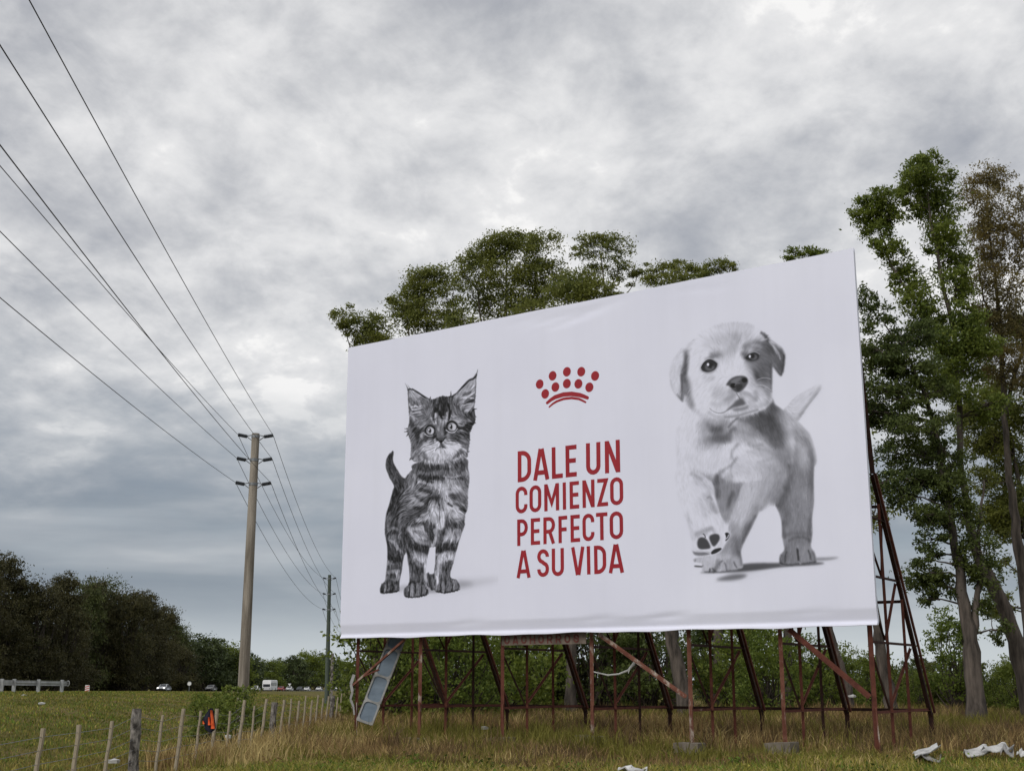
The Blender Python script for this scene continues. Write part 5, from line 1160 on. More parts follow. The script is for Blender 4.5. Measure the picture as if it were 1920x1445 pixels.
def px_tree(name, label, group, d, stems, blobs, leaf, bark, size, dens, seed, depth=1., **k):
    """A tree surveyed by sightings at distance d: stems [(px,py,r,dy)], blobs [(px,py,rx,rz,weight)] in sighting pixels."""
    rng = np.random.RandomState(seed+77); m = d/FPX
    S = []
    for st in stems:
        q = []
        for s in st:
            p = at(s[0], s[1], d+(s[3] if len(s) > 3 else 0)); q.append((*p, s[2]*(.62+.38*sstep(900, 1250, s[1]))))
        S.append(q)
    x, y = S[0][0][0], S[0][0][1]; g = float(ground_z(x, y))
    S[0].insert(0, (x-(S[0][1][0]-x)*.15 if len(S[0]) > 1 else x, y, g-.2, S[0][0][3]*1.25))
    B = []
    for b in blobs:
        dz = rng.uniform(-1, 1)*depth*max(b[2], b[3])*m*1.2
        fat = 1.22
        B.append((at(b[0], b[1], d+dz), (b[2]*m*fat, max(b[2], b[3]*.8)*m*depth*fat, b[3]*m*fat), b[4] if len(b) > 4 else 1.))
    return grow(name, label, group, (x, y, g), S, B, leaf, bark, size, dens, seed, **k)
# --- the tall eucalyptus stand at the right
GR = 'tall eucalyptus trees at the right of the billboard'
def filler(seed, n, x0, x1, y0, y1, r0, r1, w):
    q = np.random.RandomState(seed); return [(q.uniform(x0, x1), q.uniform(y0, y1), q.uniform(r0, r1), q.uniform(r0, r1)*.85, w*q.uniform(.6, 1.1)) for _ in range(n)]
px_tree('eucalyptus_tree', 'tall leaning eucalyptus with two leafy green plumes beside the right edge of the billboard', GR, 50,
        [[(1922, 1262, .36), (1885, 1140, .31), (1835, 1045, .27), (1812, 960, .22), (1800, 860, .2), (1800, 760, .18), (1790, 640, .15), (1768, 520, .12), (1745, 420, .08), (1735, 320, .03)],
         [(1800, 760, .14), (1765, 660, .11), (1715, 570, .09), (1670, 490, .06), (1640, 410, .03)]],
        [(1725, 322, 30, 22), (1742, 302, 20, 18), (1708, 345, 26, 22), (1745, 350, 36, 34), (1762, 395, 36, 34), (1772, 440, 32, 34), (1783, 490, 30, 32), (1795, 540, 30, 30), (1808, 590, 30, 32, .8), (1775, 330, 15, 12, .6), (1720, 385, 22, 22, .7),
         (1755, 460, 18, 22, .6), (1632, 398, 32, 26), (1655, 372, 28, 18), (1612, 400, 18, 14), (1648, 430, 26, 24), (1662, 462, 24, 22), (1682, 372, 18, 16, .7), (1690, 500, 26, 24), (1705, 535, 26, 26), (1725, 570, 30, 26), (1742, 605, 30, 28), (1668, 410, 18, 26, .7),
         (1765, 640, 32, 30), (1780, 680, 34, 34, .8), (1800, 640, 34, 34, .7), (1820, 690, 26, 40, .6), (1790, 730, 32, 30, .7)]+filler(61, 7, 1740, 1860, 600, 860, 20, 32, .9),
        'leaf_ivy', 'bark', .15, 1.0, 1, twigs=1.6)
px_tree('eucalyptus_tree', 'tall brownish eucalyptus with a thin airy crown at the right edge of the photo', GR, 54,
        [[(1925, 1120, .30), (1908, 1000, .27), (1893, 900, .24), (1885, 780, .2), (1880, 660, .16), (1868, 540, .11), (1855, 430, .07), (1850, 330, .03)],
         [(1885, 780, .15), (1915, 660, .12), (1925, 540, .09), (1915, 420, .05)], [(1880, 640, .1), (1845, 560, .06), (1830, 470, .03)]],
        [(1845, 330, 34, 20, .8), (1875, 335, 22, 18, .8), (1820, 365, 26, 22, .6), (1865, 380, 36, 26, .7), (1830, 415, 24, 26, .6), (1850, 440, 30, 30, .6), (1880, 430, 28, 36, .5), (1870, 490, 34, 34, .6), (1850, 520, 24, 28, .5), (1895, 540, 34, 40, .6), (1915, 380, 24, 28, .8), (1925, 440, 28, 40, .7), (1905, 480, 20, 30, .5),
         (1870, 580, 40, 36, .7), (1905, 620, 36, 36, .7), (1850, 640, 32, 34, .7), (1885, 680, 36, 36, .7), (1925, 700, 34, 40, .6), (1840, 590, 22, 26, .6)]+filler(64, 8, 1825, 1930, 420, 740, 20, 34, .7),
        'leaf_brown', 'bark', .12, .62, 2, twigs=2.2)
px_tree('eucalyptus_tree', 'dark leafy eucalyptus with a straight forked trunk right of the billboard', GR, 47,
        [[(1828, 1290, .33), (1822, 1200, .29), (1805, 1110, .24), (1790, 1020, .22), (1778, 930, .19), (1760, 840, .16), (1735, 740, .12), (1700, 660, .07), (1660, 610, .04)], [(1826, 1190, .15), (1834, 1110, .13), (1836, 1000, .1), (1845, 900, .06)]],
        [(1640, 605, 28, 24, .7), (1630, 560, 22, 30, .6), (1655, 570, 20, 18, .5), (1645, 655, 36, 26, .9), (1690, 640, 34, 22, .8), (1665, 690, 40, 28, .8), (1715, 690, 34, 26, .7), (1640, 730, 34, 26, .8), (1690, 745, 36, 26, .8), (1740, 735, 30, 26, .7),
         (1650, 780, 34, 24, .8), (1705, 800, 40, 26, .9), (1755, 790, 28, 24, .7), (1680, 850, 34, 24, .9), (1735, 850, 40, 28, .9), (1660, 900, 30, 22, .9), (1710, 905, 40, 26, 1.), (1760, 900, 36, 28, .9), (1790, 870, 30, 30, .8), (1735, 965, 30, 22, .9), (1780, 960, 36, 30, .9),
         (1745, 1010, 24, 18, .8), (1815, 960, 26, 30, .8), (1830, 1030, 28, 36, .9), (1850, 1075, 24, 26, .7), (1725, 1085, 30, 22, 1.), (1760, 1095, 28, 22, 1.), (1740, 1120, 22, 16, .9), (1800, 1040, 20, 26, .6), (1845, 1130, 22, 26, .5), (1870, 1180, 26, 24, .5)]+filler(62, 17, 1625, 1790, 620, 940, 18, 30, .8)+filler(65, 8, 1720, 1860, 960, 1120, 16, 26, .7),
        'leaf_dark', 'bark', .15, .8, 3, twigs=1.5)
px_tree('eucalyptus_tree', 'eucalyptus with olive foliage behind the forked trunk at the far right', GR, 58,
        [[(1960, 1290, .28), (1945, 1150, .24), (1925, 1010, .2), (1905, 880, .14), (1890, 780, .07)]],
        [(1850, 760, 34, 34, .8), (1890, 790, 36, 34, .8), (1860, 820, 30, 26, .8), (1900, 860, 30, 34, .8), (1870, 890, 34, 28, .9), (1920, 760, 26, 40, .7), (1840, 900, 26, 26, .7), (1905, 930, 26, 28, .7), (1880, 960, 22, 22, .5), (1925, 1000, 20, 30, .5), (1825, 830, 24, 26, .6), (1845, 970, 28, 26, .7), (1820, 790, 28, 30, .8)]+filler(63, 15, 1800, 1935, 620, 980, 22, 34, .9)+filler(66, 8, 1860, 1935, 980, 1180, 18, 28, .6),
        'leaf_euc', 'bark', .15, .8, 4, twigs=1.4)
# --- crowns that rise behind the billboard
GB = 'eucalyptus trees rising behind the billboard'
BK = [('small green crowned tree peeking out at the far left end of the billboard top', 66, [[(705, 1290, .2), (700, 900, .16), (690, 720, .1), (685, 640, .05)], [(700, 800, .1), (665, 680, .06), (645, 610, .03)]],
       [(648, 592, 24, 20, .7), (640, 618, 18, 18, .6), (668, 612, 20, 22, .6), (690, 612, 34, 24, 1.1), (705, 632, 24, 20, 1.), (660, 640, 20, 16, .5), (705, 655, 30, 24), (735, 760, 40, 50, .5)], 'leaf_euc', 5),
      ('rounded eucalyptus clump behind the left part of the billboard', 68, [[(820, 1290, .26), (815, 900, .2), (805, 700, .14), (795, 560, .05)], [(810, 760, .12), (770, 640, .08), (755, 570, .03)], [(812, 740, .12), (850, 620, .07), (850, 540, .03)]],
       [(795, 520, 32, 22), (775, 540, 24, 20, .8), (820, 518, 26, 22), (760, 568, 32, 22), (740, 560, 16, 14, .7), (795, 570, 34, 24, .7), (835, 560, 34, 28, .7), (765, 600, 36, 22, .9), (815, 600, 40, 20), (850, 590, 30, 24, .8), (800, 680, 60, 50, .5)], 'leaf_euc', 6),
      ('tallest brownish-green eucalyptus behind the billboard, left of its middle', 70, [[(945, 1290, .34), (945, 900, .27), (945, 700, .2), (950, 560, .1), (948, 470, .04)], [(945, 760, .16), (905, 620, .1), (890, 520, .04)], [(945, 740, .16), (995, 600, .1), (1010, 490, .04)]],
       [(945, 448, 36, 16), (935, 470, 38, 20), (905, 485, 30, 22), (880, 490, 24, 18, .8), (975, 455, 30, 20), (1018, 455, 30, 20, .8), (1010, 485, 34, 22, .8), (870, 520, 26, 24, .7), (905, 530, 34, 26, .8), (945, 515, 40, 26), (990, 520, 36, 26, .9), (1035, 510, 26, 26, .8), (920, 570, 44, 24, .9), (970, 565, 44, 26, .9), (1020, 555, 38, 24, .9), (1050, 540, 22, 24, .7), (950, 640, 80, 50, .5)], 'leaf_euc', 7),
      ('green eucalyptus filling the gap behind the middle of the billboard top', 64, [[(1070, 1290, .28), (1070, 900, .2), (1075, 700, .14), (1085, 560, .05)]],
       [(1085, 525, 40, 22), (1070, 550, 44, 20), (1110, 545, 40, 18), (1150, 545, 26, 16, .8), (1000, 580, 40, 16, .7), (1090, 600, 60, 34, .6), (860, 605, 30, 10, .8)], 'leaf_euc', 8),
      ('sparse umbrella-shaped eucalyptus behind the middle of the billboard', 72, [[(1130, 1290, .3), (1135, 900, .22), (1140, 700, .14), (1135, 560, .09), (1128, 480, .04)], [(1136, 580, .07), (1095, 500, .03)], [(1136, 570, .07), (1165, 490, .03)], [(1138, 600, .07), (1190, 530, .03)]],
       [(1100, 455, 26, 16, .7), (1130, 448, 28, 13, .8), (1160, 462, 24, 16, .7), (1085, 470, 16, 14, .5), (1125, 478, 34, 16, .5), (1175, 510, 24, 14, .6), (1205, 505, 14, 10, .6), (1150, 505, 30, 18, .4), (1110, 505, 26, 18, .4), (1195, 525, 20, 12, .5)], 'leaf_euc', 9),
      ('low thin eucalyptus crown right of the umbrella-shaped one', 66, [[(1262, 1290, .3), (1262, 1100, .26), (1255, 800, .18), (1262, 560, .05)]],
       [(1240, 508, 24, 16, .7), (1265, 497, 24, 12, .8), (1225, 525, 18, 14, .6), (1290, 508, 28, 14, .8), (1260, 525, 40, 14, .7), (1240, 590, 50, 30, .5)], 'leaf_euc', 10),
      ('small spiky eucalyptus crown over the billboard top, above the puppy', 70, [[(1345, 1290, .26), (1345, 900, .18), (1350, 560, .05)]],
       [(1350, 498, 24, 13, .7), (1330, 508, 20, 12, .8), (1370, 500, 18, 10, .6), (1310, 515, 22, 8, .7), (1350, 560, 50, 24, .5)], 'leaf_euc', 11),
      ('dark tree tip just showing over the right part of the billboard', 66, [[(1475, 1290, .24), (1480, 900, .18), (1505, 540, .05)]],
       [(1508, 472, 24, 12, 1.), (1535, 474, 22, 9, .8), (1475, 486, 18, 7, .8), (1510, 540, 50, 34, .6)], 'leaf_ivy', 12)]
for lab, d, st, bl, lf, sd_ in BK:
    px_tree('eucalyptus_tree', lab, GB, d, st, bl, lf, 'bark', .16, .74, sd_, twigs=2.2, depth=.8)
# --- trunks seen below the banner, crowns hidden behind it
for lab, d, st in (('thick peeling eucalyptus trunk seen under the middle of the billboard', 58, [(1283, 1300, .34), (1268, 1235, .30), (1255, 1180, .27), (1240, 1000, .2), (1250, 800, .12)]),
                   ('leaning dark trunk seen under the right half of the billboard', 62, [(1590, 1290, .2), (1570, 1230, .19), (1555, 1180, .17), (1535, 1000, .12), (1530, 850, .06)]),
                   ('pale grey trunk just behind the last front post of the billboard', 55, [(1668, 1300, .26), (1655, 1240, .24), (1645, 1180, .22), (1620, 1000, .16), (1600, 800, .08)])):
    px_tree('eucalyptus_tree', lab, 'trunks behind the billboard legs', d, [st], [(st[-1][0], st[-1][1]-30, 40, 40, .5), (st[-2][0]+20, st[-2][1]-40, 44, 40, .5)], 'leaf_euc', 'bark', .22, .7, int(st[0][0]))
# --- understorey: proto shrubs, copied and turned
def shrub_proto(leaf, seed, w, h, n, size, sub=26, shape='dome'):
    rng = np.random.RandomState(seed); C = []; mb = MB()
    for k in range(sub):
        a = rng.uniform(0, 6.283); u = rng.rand()
        if shape == 'dome': z = h*rng.uniform(.08, .93); rr = w/2*math.sqrt(max(0, 1-(z/h)**2.2))*math.sqrt(rng.uniform(.1, 1))
        elif shape == 'cone': z = h*rng.uniform(.05, .97); rr = w/2*(1-z/h)**.75*math.sqrt(rng.uniform(.2, 1))+.1
        else: z = h*rng.uniform(.12, .95); rr = w/2*math.sin(math.pi*(z/h)**.75)**.6*math.sqrt(rng.uniform(.1, 1))
        c = np.array([rr*math.cos(a), rr*math.sin(a), z]); br = rng.uniform(.10, .2)*min(w, h)*1.15
        p, _ = blob_points(c, (br*1.15, br*1.15, br), int(n/sub), rng, 6, .36); C.append(p)
        limb(mb, (rng.normal()*.05*w, rng.normal()*.05*w, 0), c, .02*h*.6+.01, .01, rng, 3, .08, 4)
    V, F = leaf_quads(np.vstack(C), size, rng, .15, .5); V[:, 2] = np.maximum(V[:, 2], .02)
    a = mesh_np('stem', np.array(mb.v), mb.f, M['bark_dark'], None, True); b = mesh_np('foliage', V, F, M[leaf])
    return a, b
PROTO = {}
def place_shrub(kind, x, y, s, rz, name, label, group, sz=None, cat='shrub'):
    if kind not in PROTO:
        spec = dict(willow=('leaf_light', 21, 4.4, 5.0, 9000, .16, 40, 'dome'), bushy=('leaf_ivy', 22, 4., 4., 7000, .17, 34, 'dome'), dark=('leaf_dark', 23, 4.6, 6., 8000, .20, 40, 'oval'), poplar=('leaf_light', 24, 2.8, 5.2, 5000, .16, 28, 'oval'),
                    olive=('leaf_olive', 25, 3.4, 2.6, 5000, .15, 26, 'dome'), pine=('leaf_pine', 26, 9., 14., 22000, .30, 80, 'dome'), pine2=('leaf_pine', 27, 8., 15., 20000, .30, 76, 'oval'), pine3=('leaf_pine_green', 36, 8.5, 14., 20000, .32, 70, 'dome'), far=('leaf_far', 28, 10., 9., 7000, .5, 44, 'dome'), far2=('leaf_far', 29, 8., 10., 6000, .5, 40, 'oval'), weed=('leaf_ivy', 30, 1.5, 1.5, 3000, .09, 22, 'dome'), conifer=('leaf_pine', 31, 3.4, 9., 6000, .26, 40, 'cone'), far3=('leaf_ivy', 32, 9., 10., 7000, .45, 44, 'dome'))[kind]
        PROTO[kind] = shrub_proto(*spec)
        for o in PROTO[kind]: COL.objects.unlink(o)
    g = float(ground_z(x, y)); r = empty(name, (x, y, g-.05), rz); r.scale = (s, s, sz or s)
    tree = name.endswith('tree'); tag(r, label, 'tree' if tree else cat, group)
    a, b = PROTO[kind]
    for src, nm in ((a, 'trunk' if tree else 'stem'), (b, 'crown' if tree else 'foliage')):
        c = bpy.data.objects.new(nm, src.data); link(c); c.parent = r
    return r
def X_(px, d): return (px-960)/FPX*d
rr = random.Random(5)
GU = 'trees and shrubs behind the billboard legs'
for px, d, kind, s, lab in ((722, 54, 'bushy', 1.1, 'dense dark green tree seen behind the left end post of the billboard'), (765, 60, 'dark', .95, 'dark tree behind the leaning framed panel'), (800, 57, 'willow', 1.05, 'fresh green tree seen between the first two bays under the billboard'), (868, 52, 'willow', .95, 'bright fresh green tree left of the name board under the billboard'), (930, 58, 'bushy', 1.2, 'green tree directly under the left half of the name board'), (985, 66, 'bushy', 1.1, 'green tree under the right half of the name board'),
                            (1050, 70, 'conifer', 1.0, 'dark conifer under the right end of the name board'), (1110, 68, 'dark', 1.1, 'very dark tree right of the name board'), (1165, 74, 'conifer', .95, 'dark conifer right of the long pale brace'), (1215, 66, 'dark', 1.0, 'dark tree left of the thick peeling trunk'), (1330, 72, 'dark', .9, 'dark tree right of the thick peeling trunk'), (1390, 66, 'bushy', 1.15, 'green tree in the third bay from the right under the billboard'), (1430, 60, 'willow', .8, 'light green tree left of the second last front post'), (1500, 68, 'willow', .85, 'light green tree right of the second last front post'), (1545, 66, 'bushy', .85, 'green tree behind the right long brace'), (1610, 70, 'bushy', .78, 'green tree left of the pale grey trunk'), (1700, 72, 'bushy', .55, 'green shrubby tree right of the raking end leg')):
    place_shrub(kind, X_(px, d), d, s*rr.uniform(.95, 1.05), rr.uniform(0, 6), 'understorey_tree', lab, GU)
for px, d, kind, s, lab in ((1765, 68, 'poplar', 1.05, 'small light green poplar standing alone right of the billboard'), (1740, 74, 'olive', 1.1, 'olive shrub left of the small poplar foot'), (1790, 72, 'olive', 1.0, 'olive shrub right of the small poplar foot'), (1845, 70, 'bushy', .62, 'green shrub beside the forked trunk'), (1885, 66, 'bushy', .7, 'dark round shrub at the right edge'), (1915, 74, 'willow', .62, 'yellow-green shrub at the far right edge'), (1640, 78, 'olive', 1.1, 'olive shrub behind the last front post'), (1570, 78, 'olive', 1.15, 'olive shrub low behind the right bay'), (1480, 80, 'olive', 1.1, 'olive shrub low behind the second last front post'), (1350, 82, 'olive', 1.1, 'olive shrub low right of the thick peeling trunk'), (1180, 82, 'olive', 1.2, 'olive shrub low behind the sagging rope'), (1000, 70, 'olive', 1.1, 'olive shrub low under the name board'), (880, 62, 'olive', 1.0, 'olive shrub low under the bright green tree'), (760, 60, 'olive', 1.0, 'olive shrub low beside the framed panel')):
    place_shrub(kind, X_(px, d), d, s, rr.uniform(0, 6), 'poplar_tree' if kind == 'poplar' else 'shrub', lab, GU)
# far belt behind everything on the right
for i in range(13):
    px = 1000+i*80+rr.uniform(-25, 25); d = 120+rr.uniform(-15, 25)
    place_shrub(('far', 'far2', 'far3')[i % 3], X_(px, d), d, .40+rr.uniform(-.08, .1), rr.uniform(0, 6), 'distant_tree', 'distant green tree in the belt behind the billboard', 'distant trees behind the billboard')
# --- tree belt beyond the highway, left: edge follows the road into the distance
def belt(px, d, kind, top, lab, grp, wide=1.):
    d = (88+rr.uniform(0, 10))*FPX/(960-px)
    base_h = {'pine': 14., 'pine2': 15., 'pine3': 14., 'far': 9., 'far2': 10., 'far3': 10.}[kind]
    x = X_(px, d); g = float(ground_z(x, d)); h = at(px, top, d)[2]-g; s = h/base_h/.98
    place_shrub(kind, x, d, max(s*wide, .9), rr.uniform(0, 6), 'roadside_tree', lab, grp, sz=s)
GD = 'dark trees beyond the highway'; LD = 'dark brown-green tree in the dense row beyond the highway'
for i, (px, d, top, kind) in enumerate(((-70, 190, 1050, 'pine'), (-25, 176, 1065, 'pine2'), (20, 180, 1046, 'pine2'), (52, 196, 1102, 'pine3'), (88, 200, 1096, 'pine'), (128, 192, 1080, 'pine2'), (158, 205, 1098, 'pine3'), (188, 205, 1090, 'pine2'), (222, 212, 1096, 'pine3'), (252, 222, 1112, 'pine'), (285, 228, 1114, 'pine2'), (312, 236, 1138, 'pine'), (336, 246, 1158, 'pine3'), (352, 258, 1188, 'pine3'))):
    belt(px, d, kind, top, LD, GD, .82)
for px, d, top in ((0, 182, 1150), (45, 186, 1170), (90, 190, 1170), (140, 196, 1175), (190, 204, 1180), (235, 212, 1185), (280, 220, 1190), (320, 230, 1200), (350, 240, 1215)):
    belt(px, d, 'pine3' if int(px) % 2 else 'pine', top, 'low dark tree filling the foot of the row beyond the highway', 'low dark trees beyond the highway', 1.5)
GF = 'mid-green trees along the far stretch of the highway'; LF = 'hazy mid-green tree along the far stretch of the highway'
for i, (px, d, top) in enumerate(((385, 300, 1198), (410, 320, 1204), (435, 340, 1212), (455, 360, 1222), (490, 380, 1236), (515, 400, 1240), (540, 400, 1238), (562, 410, 1232), (585, 380, 1226), (605, 380, 1230), (630, 420, 1240), (650, 430, 1240), (675, 430, 1238), (475, 390, 1232), (420, 300, 1235), (400, 280, 1230))):
    belt(px, d, ('far', 'far2', 'far3')[i % 3], top, LF, GF, 1.25)

# ================================================================ grasses
def blades(n, x, y, h, w, lean, tint, rng, name, label, z0=0.):
    g = ground_z(x, y)+z0; a = rng.uniform(0, 6.283, n); b = rng.uniform(0, 6.283, n)
    dx, dy = np.cos(a)*w/2, np.sin(a)*w/2; lx, ly = np.cos(b)*lean*h, np.sin(b)*lean*h
    V = np.stack([np.stack([x-dx, y-dy, g-.02], -1), np.stack([x+dx, y+dy, g-.02], -1),
                  np.stack([x+dx*.7+lx*.35, y+dy*.7+ly*.35, g+h*.6], -1), np.stack([x-dx*.7+lx*.35, y-dy*.7+ly*.35, g+h*.6], -1), np.stack([x+lx, y+ly, g+h*(1-.25*lean**2)], -1)], 1)
    i = np.arange(n)*5
    F = np.concatenate([np.stack([i, i+1, i+2, i+3], 1), np.stack([i+3, i+2, i+4, i+4], 1)])
    me_v = V.reshape(-1, 3)
    # quads + triangles
    me = bpy.data.meshes.new(name); me.vertices.add(len(me_v)); me.vertices.foreach_set('co', me_v.astype(np.float32).ravel())
    loops = np.concatenate([np.stack([i, i+1, i+2, i+3], 1).ravel(), np.stack([i+3, i+2, i+4], 1).ravel()]).astype(np.int32)
    me.loops.add(len(loops)); me.loops.foreach_set('vertex_index', loops)
    me.polygons.add(2*n); me.polygons.foreach_set('loop_start', np.concatenate([np.arange(n)*4, n*4+np.arange(n)*3]).astype(np.int32)); me.update(calc_edges=True)
    c = np.ones((n, 5, 4), np.float32); c[..., :3] = tint[:, None, :]
    at_ = me.color_attributes.new('tint', 'FLOAT_COLOR', 'POINT'); at_.data.foreach_set('color', c.ravel())
    me.materials.append(M['grass']); o = bpy.data.objects.new(name, me); link(o)
    tag(o, label, 'grass', kind='stuff'); return o
def pick(rng, n, cols, p):
    c = np.array(cols)[rng.choice(len(cols), n, p=p)]; return c*rng.uniform(.7, 1.3, (n, 1))
STRAW, TAN, BROWN, DKBR, GREEN, YEL, OLIVE, DKG = (.50, .39, .17), (.37, .27, .115), (.25, .165, .072), (.135, .09, .048), (.125, .19, .03), (.33, .30, .06), (.19, .175, .038), (.07, .095, .02)
def build_grass():
    rng = np.random.RandomState(4)
    def inview(x, y, m=1.5): return np.abs(x) < .405*y+m
    def noise2(x, y, s, ph=0):
        return .5+.5*np.sin(x*s*1.3+ph+1.7*np.sin(y*s*.9+ph))*np.sin(y*s*1.1-ph+1.3*np.sin(x*s*.7))
    # mown verge on the left
    n = 90000; y = 20+110*rng.rand(n)**1.6; x = -(.02+rng.rand(n)*.42)*y-2; fx = -4.9-.045*y; ok = (x < fx) & inview(x, y) & (x > -34-.0375*y); x, y, fx = x[ok], y[ok], fx[ok]; n = len(x)
    t = pick(rng, n, [GREEN, OLIVE, YEL, TAN], [.42, .28, .25, .05]); k = (noise2(x, y, .35, 1.)*noise2(x, y, 1.1, 2.))[:, None]; t = t*(1-.45*k)+np.array(TAN)*.45*k*.7; t = t*(.62+.55*noise2(x, y, .9, .3))[:, None]
    near = np.clip(1-(np.abs(x-fx)/6.), 0, 1); t = t*(1-.5*near[:, None])+np.array(BROWN)*1.1*.5*near[:, None]
    blades(n, x, y, rng.uniform(.05, .13, n)*(1+.9*near), .014+.0005*y, rng.uniform(.2, .9, n), t, rng, 'verge_grass', 'short mown green grass on the verge between fence and highway')
    # foreground turf, thin over bare soil
    n = 70000; y = 22+10*rng.rand(n)**1.3; x = rng.uniform(-.36, .42, n)*y; ok = inview(x, y) & (x > -4.6-.045*y) & (noise2(x, y, .55, 4.)+.35*rng.rand(n) > .30); x, y = x[ok], y[ok]; n = len(x)
    pg = noise2(x, y, .8, 2.2)+.25*rng.randn(n); t = np.where((pg > .62)[:, None], pick(rng, n, [GREEN, OLIVE, YEL], [.5, .2, .3]), pick(rng, n, [YEL, STRAW, OLIVE, TAN], [.42, .18, .25, .15]))
    blades(n, x, y, rng.uniform(.08, .26, n), .016, rng.uniform(.3, 1., n), t, rng, 'foreground_grass', 'yellow-green rough grass across the foreground')
    # tall dry tussocks round the billboard legs and back to the trees
    nc = 3300; cy = 26.5+48*rng.rand(nc)**1.35; cx = rng.uniform(-.17, .42, nc)*cy; ok = inview(cx, cy, 3) & (cx > -5.3-.045*cy)
    cx, cy = cx[ok], cy[ok]; nc = len(cx); hh = rng.uniform(.22, .74, nc)*np.clip((cy-24.5)/6., .45, 1.)*np.where(rng.rand(nc) < .12, 1.35, 1.)
    kind = rng.choice(5, nc, p=[.19, .33, .28, .15, .05]); per = 42
    base = np.array([TAN, BROWN, DKBR, OLIVE, STRAW])[kind]
    green = noise2(cx, cy, .22, .7) > .72; base[green] = np.array(OLIVE)*.9
    idx = np.repeat(np.arange(nc), per); n = len(idx); sp = rng.uniform(.12, .34, nc)[idx]
    x = cx[idx]+rng.randn(n)*sp; y = cy[idx]+rng.randn(n)*sp
    t = base[idx]*rng.uniform(.6, 1.4, (n, 1)); h = hh[idx]*rng.uniform(.45, 1.15, n)
    blades(n, x, y, h, .013+.00035*y, rng.uniform(.1, .75, n), t, rng, 'dry_tussock_grass', 'tall dry brown tussock grass under and behind the billboard')
    # weedy strip along the fence and the pole foot
    nc = 420; k = rng.uniform(6, 40, nc); d = 15.2*(1.136+.118*k)/1.136; fxp = (900-1000/(1.136+.118*k)-960)/FPX*d
    cx = fxp+rng.randn(nc)*.9+.7; cy = d+rng.randn(nc)*.4; idx = np.repeat(np.arange(nc), 60); n = len(idx)
    x = cx[idx]+rng.randn(n)*.22; y = cy[idx]+rng.randn(n)*.22; b = np.array([STRAW, TAN, BROWN, OLIVE])[rng.choice(4, nc, p=[.3, .35, .2, .15])]
    blades(n, x, y, rng.uniform(.25, .7, nc)[idx]*rng.uniform(.5, 1.1, n), .014+.0003*y, rng.uniform(.1, .7, n), b[idx]*rng.uniform(.65, 1.35, (n, 1)), rng, 'fence_weeds', 'dry straw-coloured weeds growing along the wire fence')
build_grass()
def build_weeds():
    rng = np.random.RandomState(9); nc = 420; y = 23+26*rng.rand(nc)**1.5; x = rng.uniform(-.34, .42, nc)*y; ok = x > -5-.045*y; x, y = x[ok], y[ok]; C = []; T = []
    for a, b in zip(x, y):
        n = rng.randint(30, 90); r = rng.uniform(.08, .28); p = rng.normal(size=(n, 3))*np.array([r, r, r*.55])*.7; p[:, 2] = np.abs(p[:, 2])+.03; p += np.array([a, b, float(ground_z(a, b))]); C.append(p)
        T.append(np.repeat((np.array([GREEN, DKG, OLIVE, YEL, BROWN])[rng.choice(5, p=[.34, .26, .2, .08, .12])]*rng.uniform(.7, 1.2))[None], n, 0)*rng.uniform(.7, 1.3, (n, 1)))
    V, F = leaf_quads(np.vstack(C), .07, rng, -.2, .5); o = mesh_np('ground_weeds', V, F, M['grass'], colors=np.repeat(np.vstack(T), 4, 0)); tag(o, 'low leafy weeds scattered through the foreground grass', 'weeds', kind='stuff')
build_weeds()
for px, d, s, lab in ((425, 40, 1.0, 'leafy weed bush left of the concrete pole foot'), (478, 38, .95, 'leafy weed bush right of the concrete pole foot'), (452, 42.5, 1.2, 'tall climbing weed in front of the concrete pole foot'), (405, 46, 1.1, 'weed bush in the verge left of the concrete pole'), (500, 41, .7, 'small dark weed bush between concrete pole and fence end')):
    place_shrub('weed', X_(px, d), d, s, rr.uniform(0, 6), 'weed_bush', lab, 'weed bushes round the pole foot', cat='bush')

# ================================================================ highway things
def road_z(y): return max(1.50-.005*y, -.9)+.03
def build_rail():
    d = 83.; z0 = 1.50-.005*d
    root = empty('guard_rail', (X_(70, d), d, z0)); tag(root, 'grey metal guard rail with four posts at the left edge', 'guard rail')
    P = [at(px, 1290, dd) for px, dd in ((-40, 79), (3, 80.5), (26, 82.0), (72, 84), (116, 86))]
    for p in P[1:]:
        g = float(ground_z(p[0], p[1])); mb = MB(); mb.box((p[0], p[1]-.02, g+.36), (.20, .14, .92), None, .02); set_parent(mb.build('rail_post', M['rail']), root)
    prof = [(.0, -.16), (.05, -.13), (.05, -.07), (.0, -.02), (.0, .02), (.05, .07), (.05, .13), (.0, .16)]
    pts = [Vector((p[0], p[1], float(ground_z(p[0], p[1]))+.60)) for p in P]; pts.append(pts[-1]+(pts[-1]-pts[-2]).normalized()*.42)
    V = []; F = []; k = len(prof)
    for i, p in enumerate(pts):
        for off in (0., .012):
            for q in prof: V.append(p+Vector((0, .12+q[0]+off, q[1])))
    for i in range(len(pts)-1):
        a, b = i*2*k, (i+1)*2*k
        for j in range(k-1): F += [(a+j, a+j+1, b+j+1, b+j), (a+k+j+1, a+k+j, b+k+j, b+k+j+1)]
        F += [(a, b, b+k, a+k), (a+k-1, a+2*k-1, b+2*k-1, b+k-1)]
    mb = MB(); mb.add(V, F); set_parent(mb.build('beam', M['rail']), root)
    e = pts[-1]; mb = MB(); mb.tube([e+Vector((.0, .15+.09*math.sin(a)-.09, .0))+Vector((.14*math.sin(a), 0, 0))+Vector((0, 0, 0)) for a in np.linspace(0, math.pi, 7)], .02, 6)
    ring = [e+Vector((.09*math.cos(a)+.05, .12, .17*math.sin(a))) for a in np.linspace(0, 2*math.pi, 15)]
    mb.tube(ring, .028, 6); set_parent(mb.build('end_terminal', M['rail']), root)
build_rail()
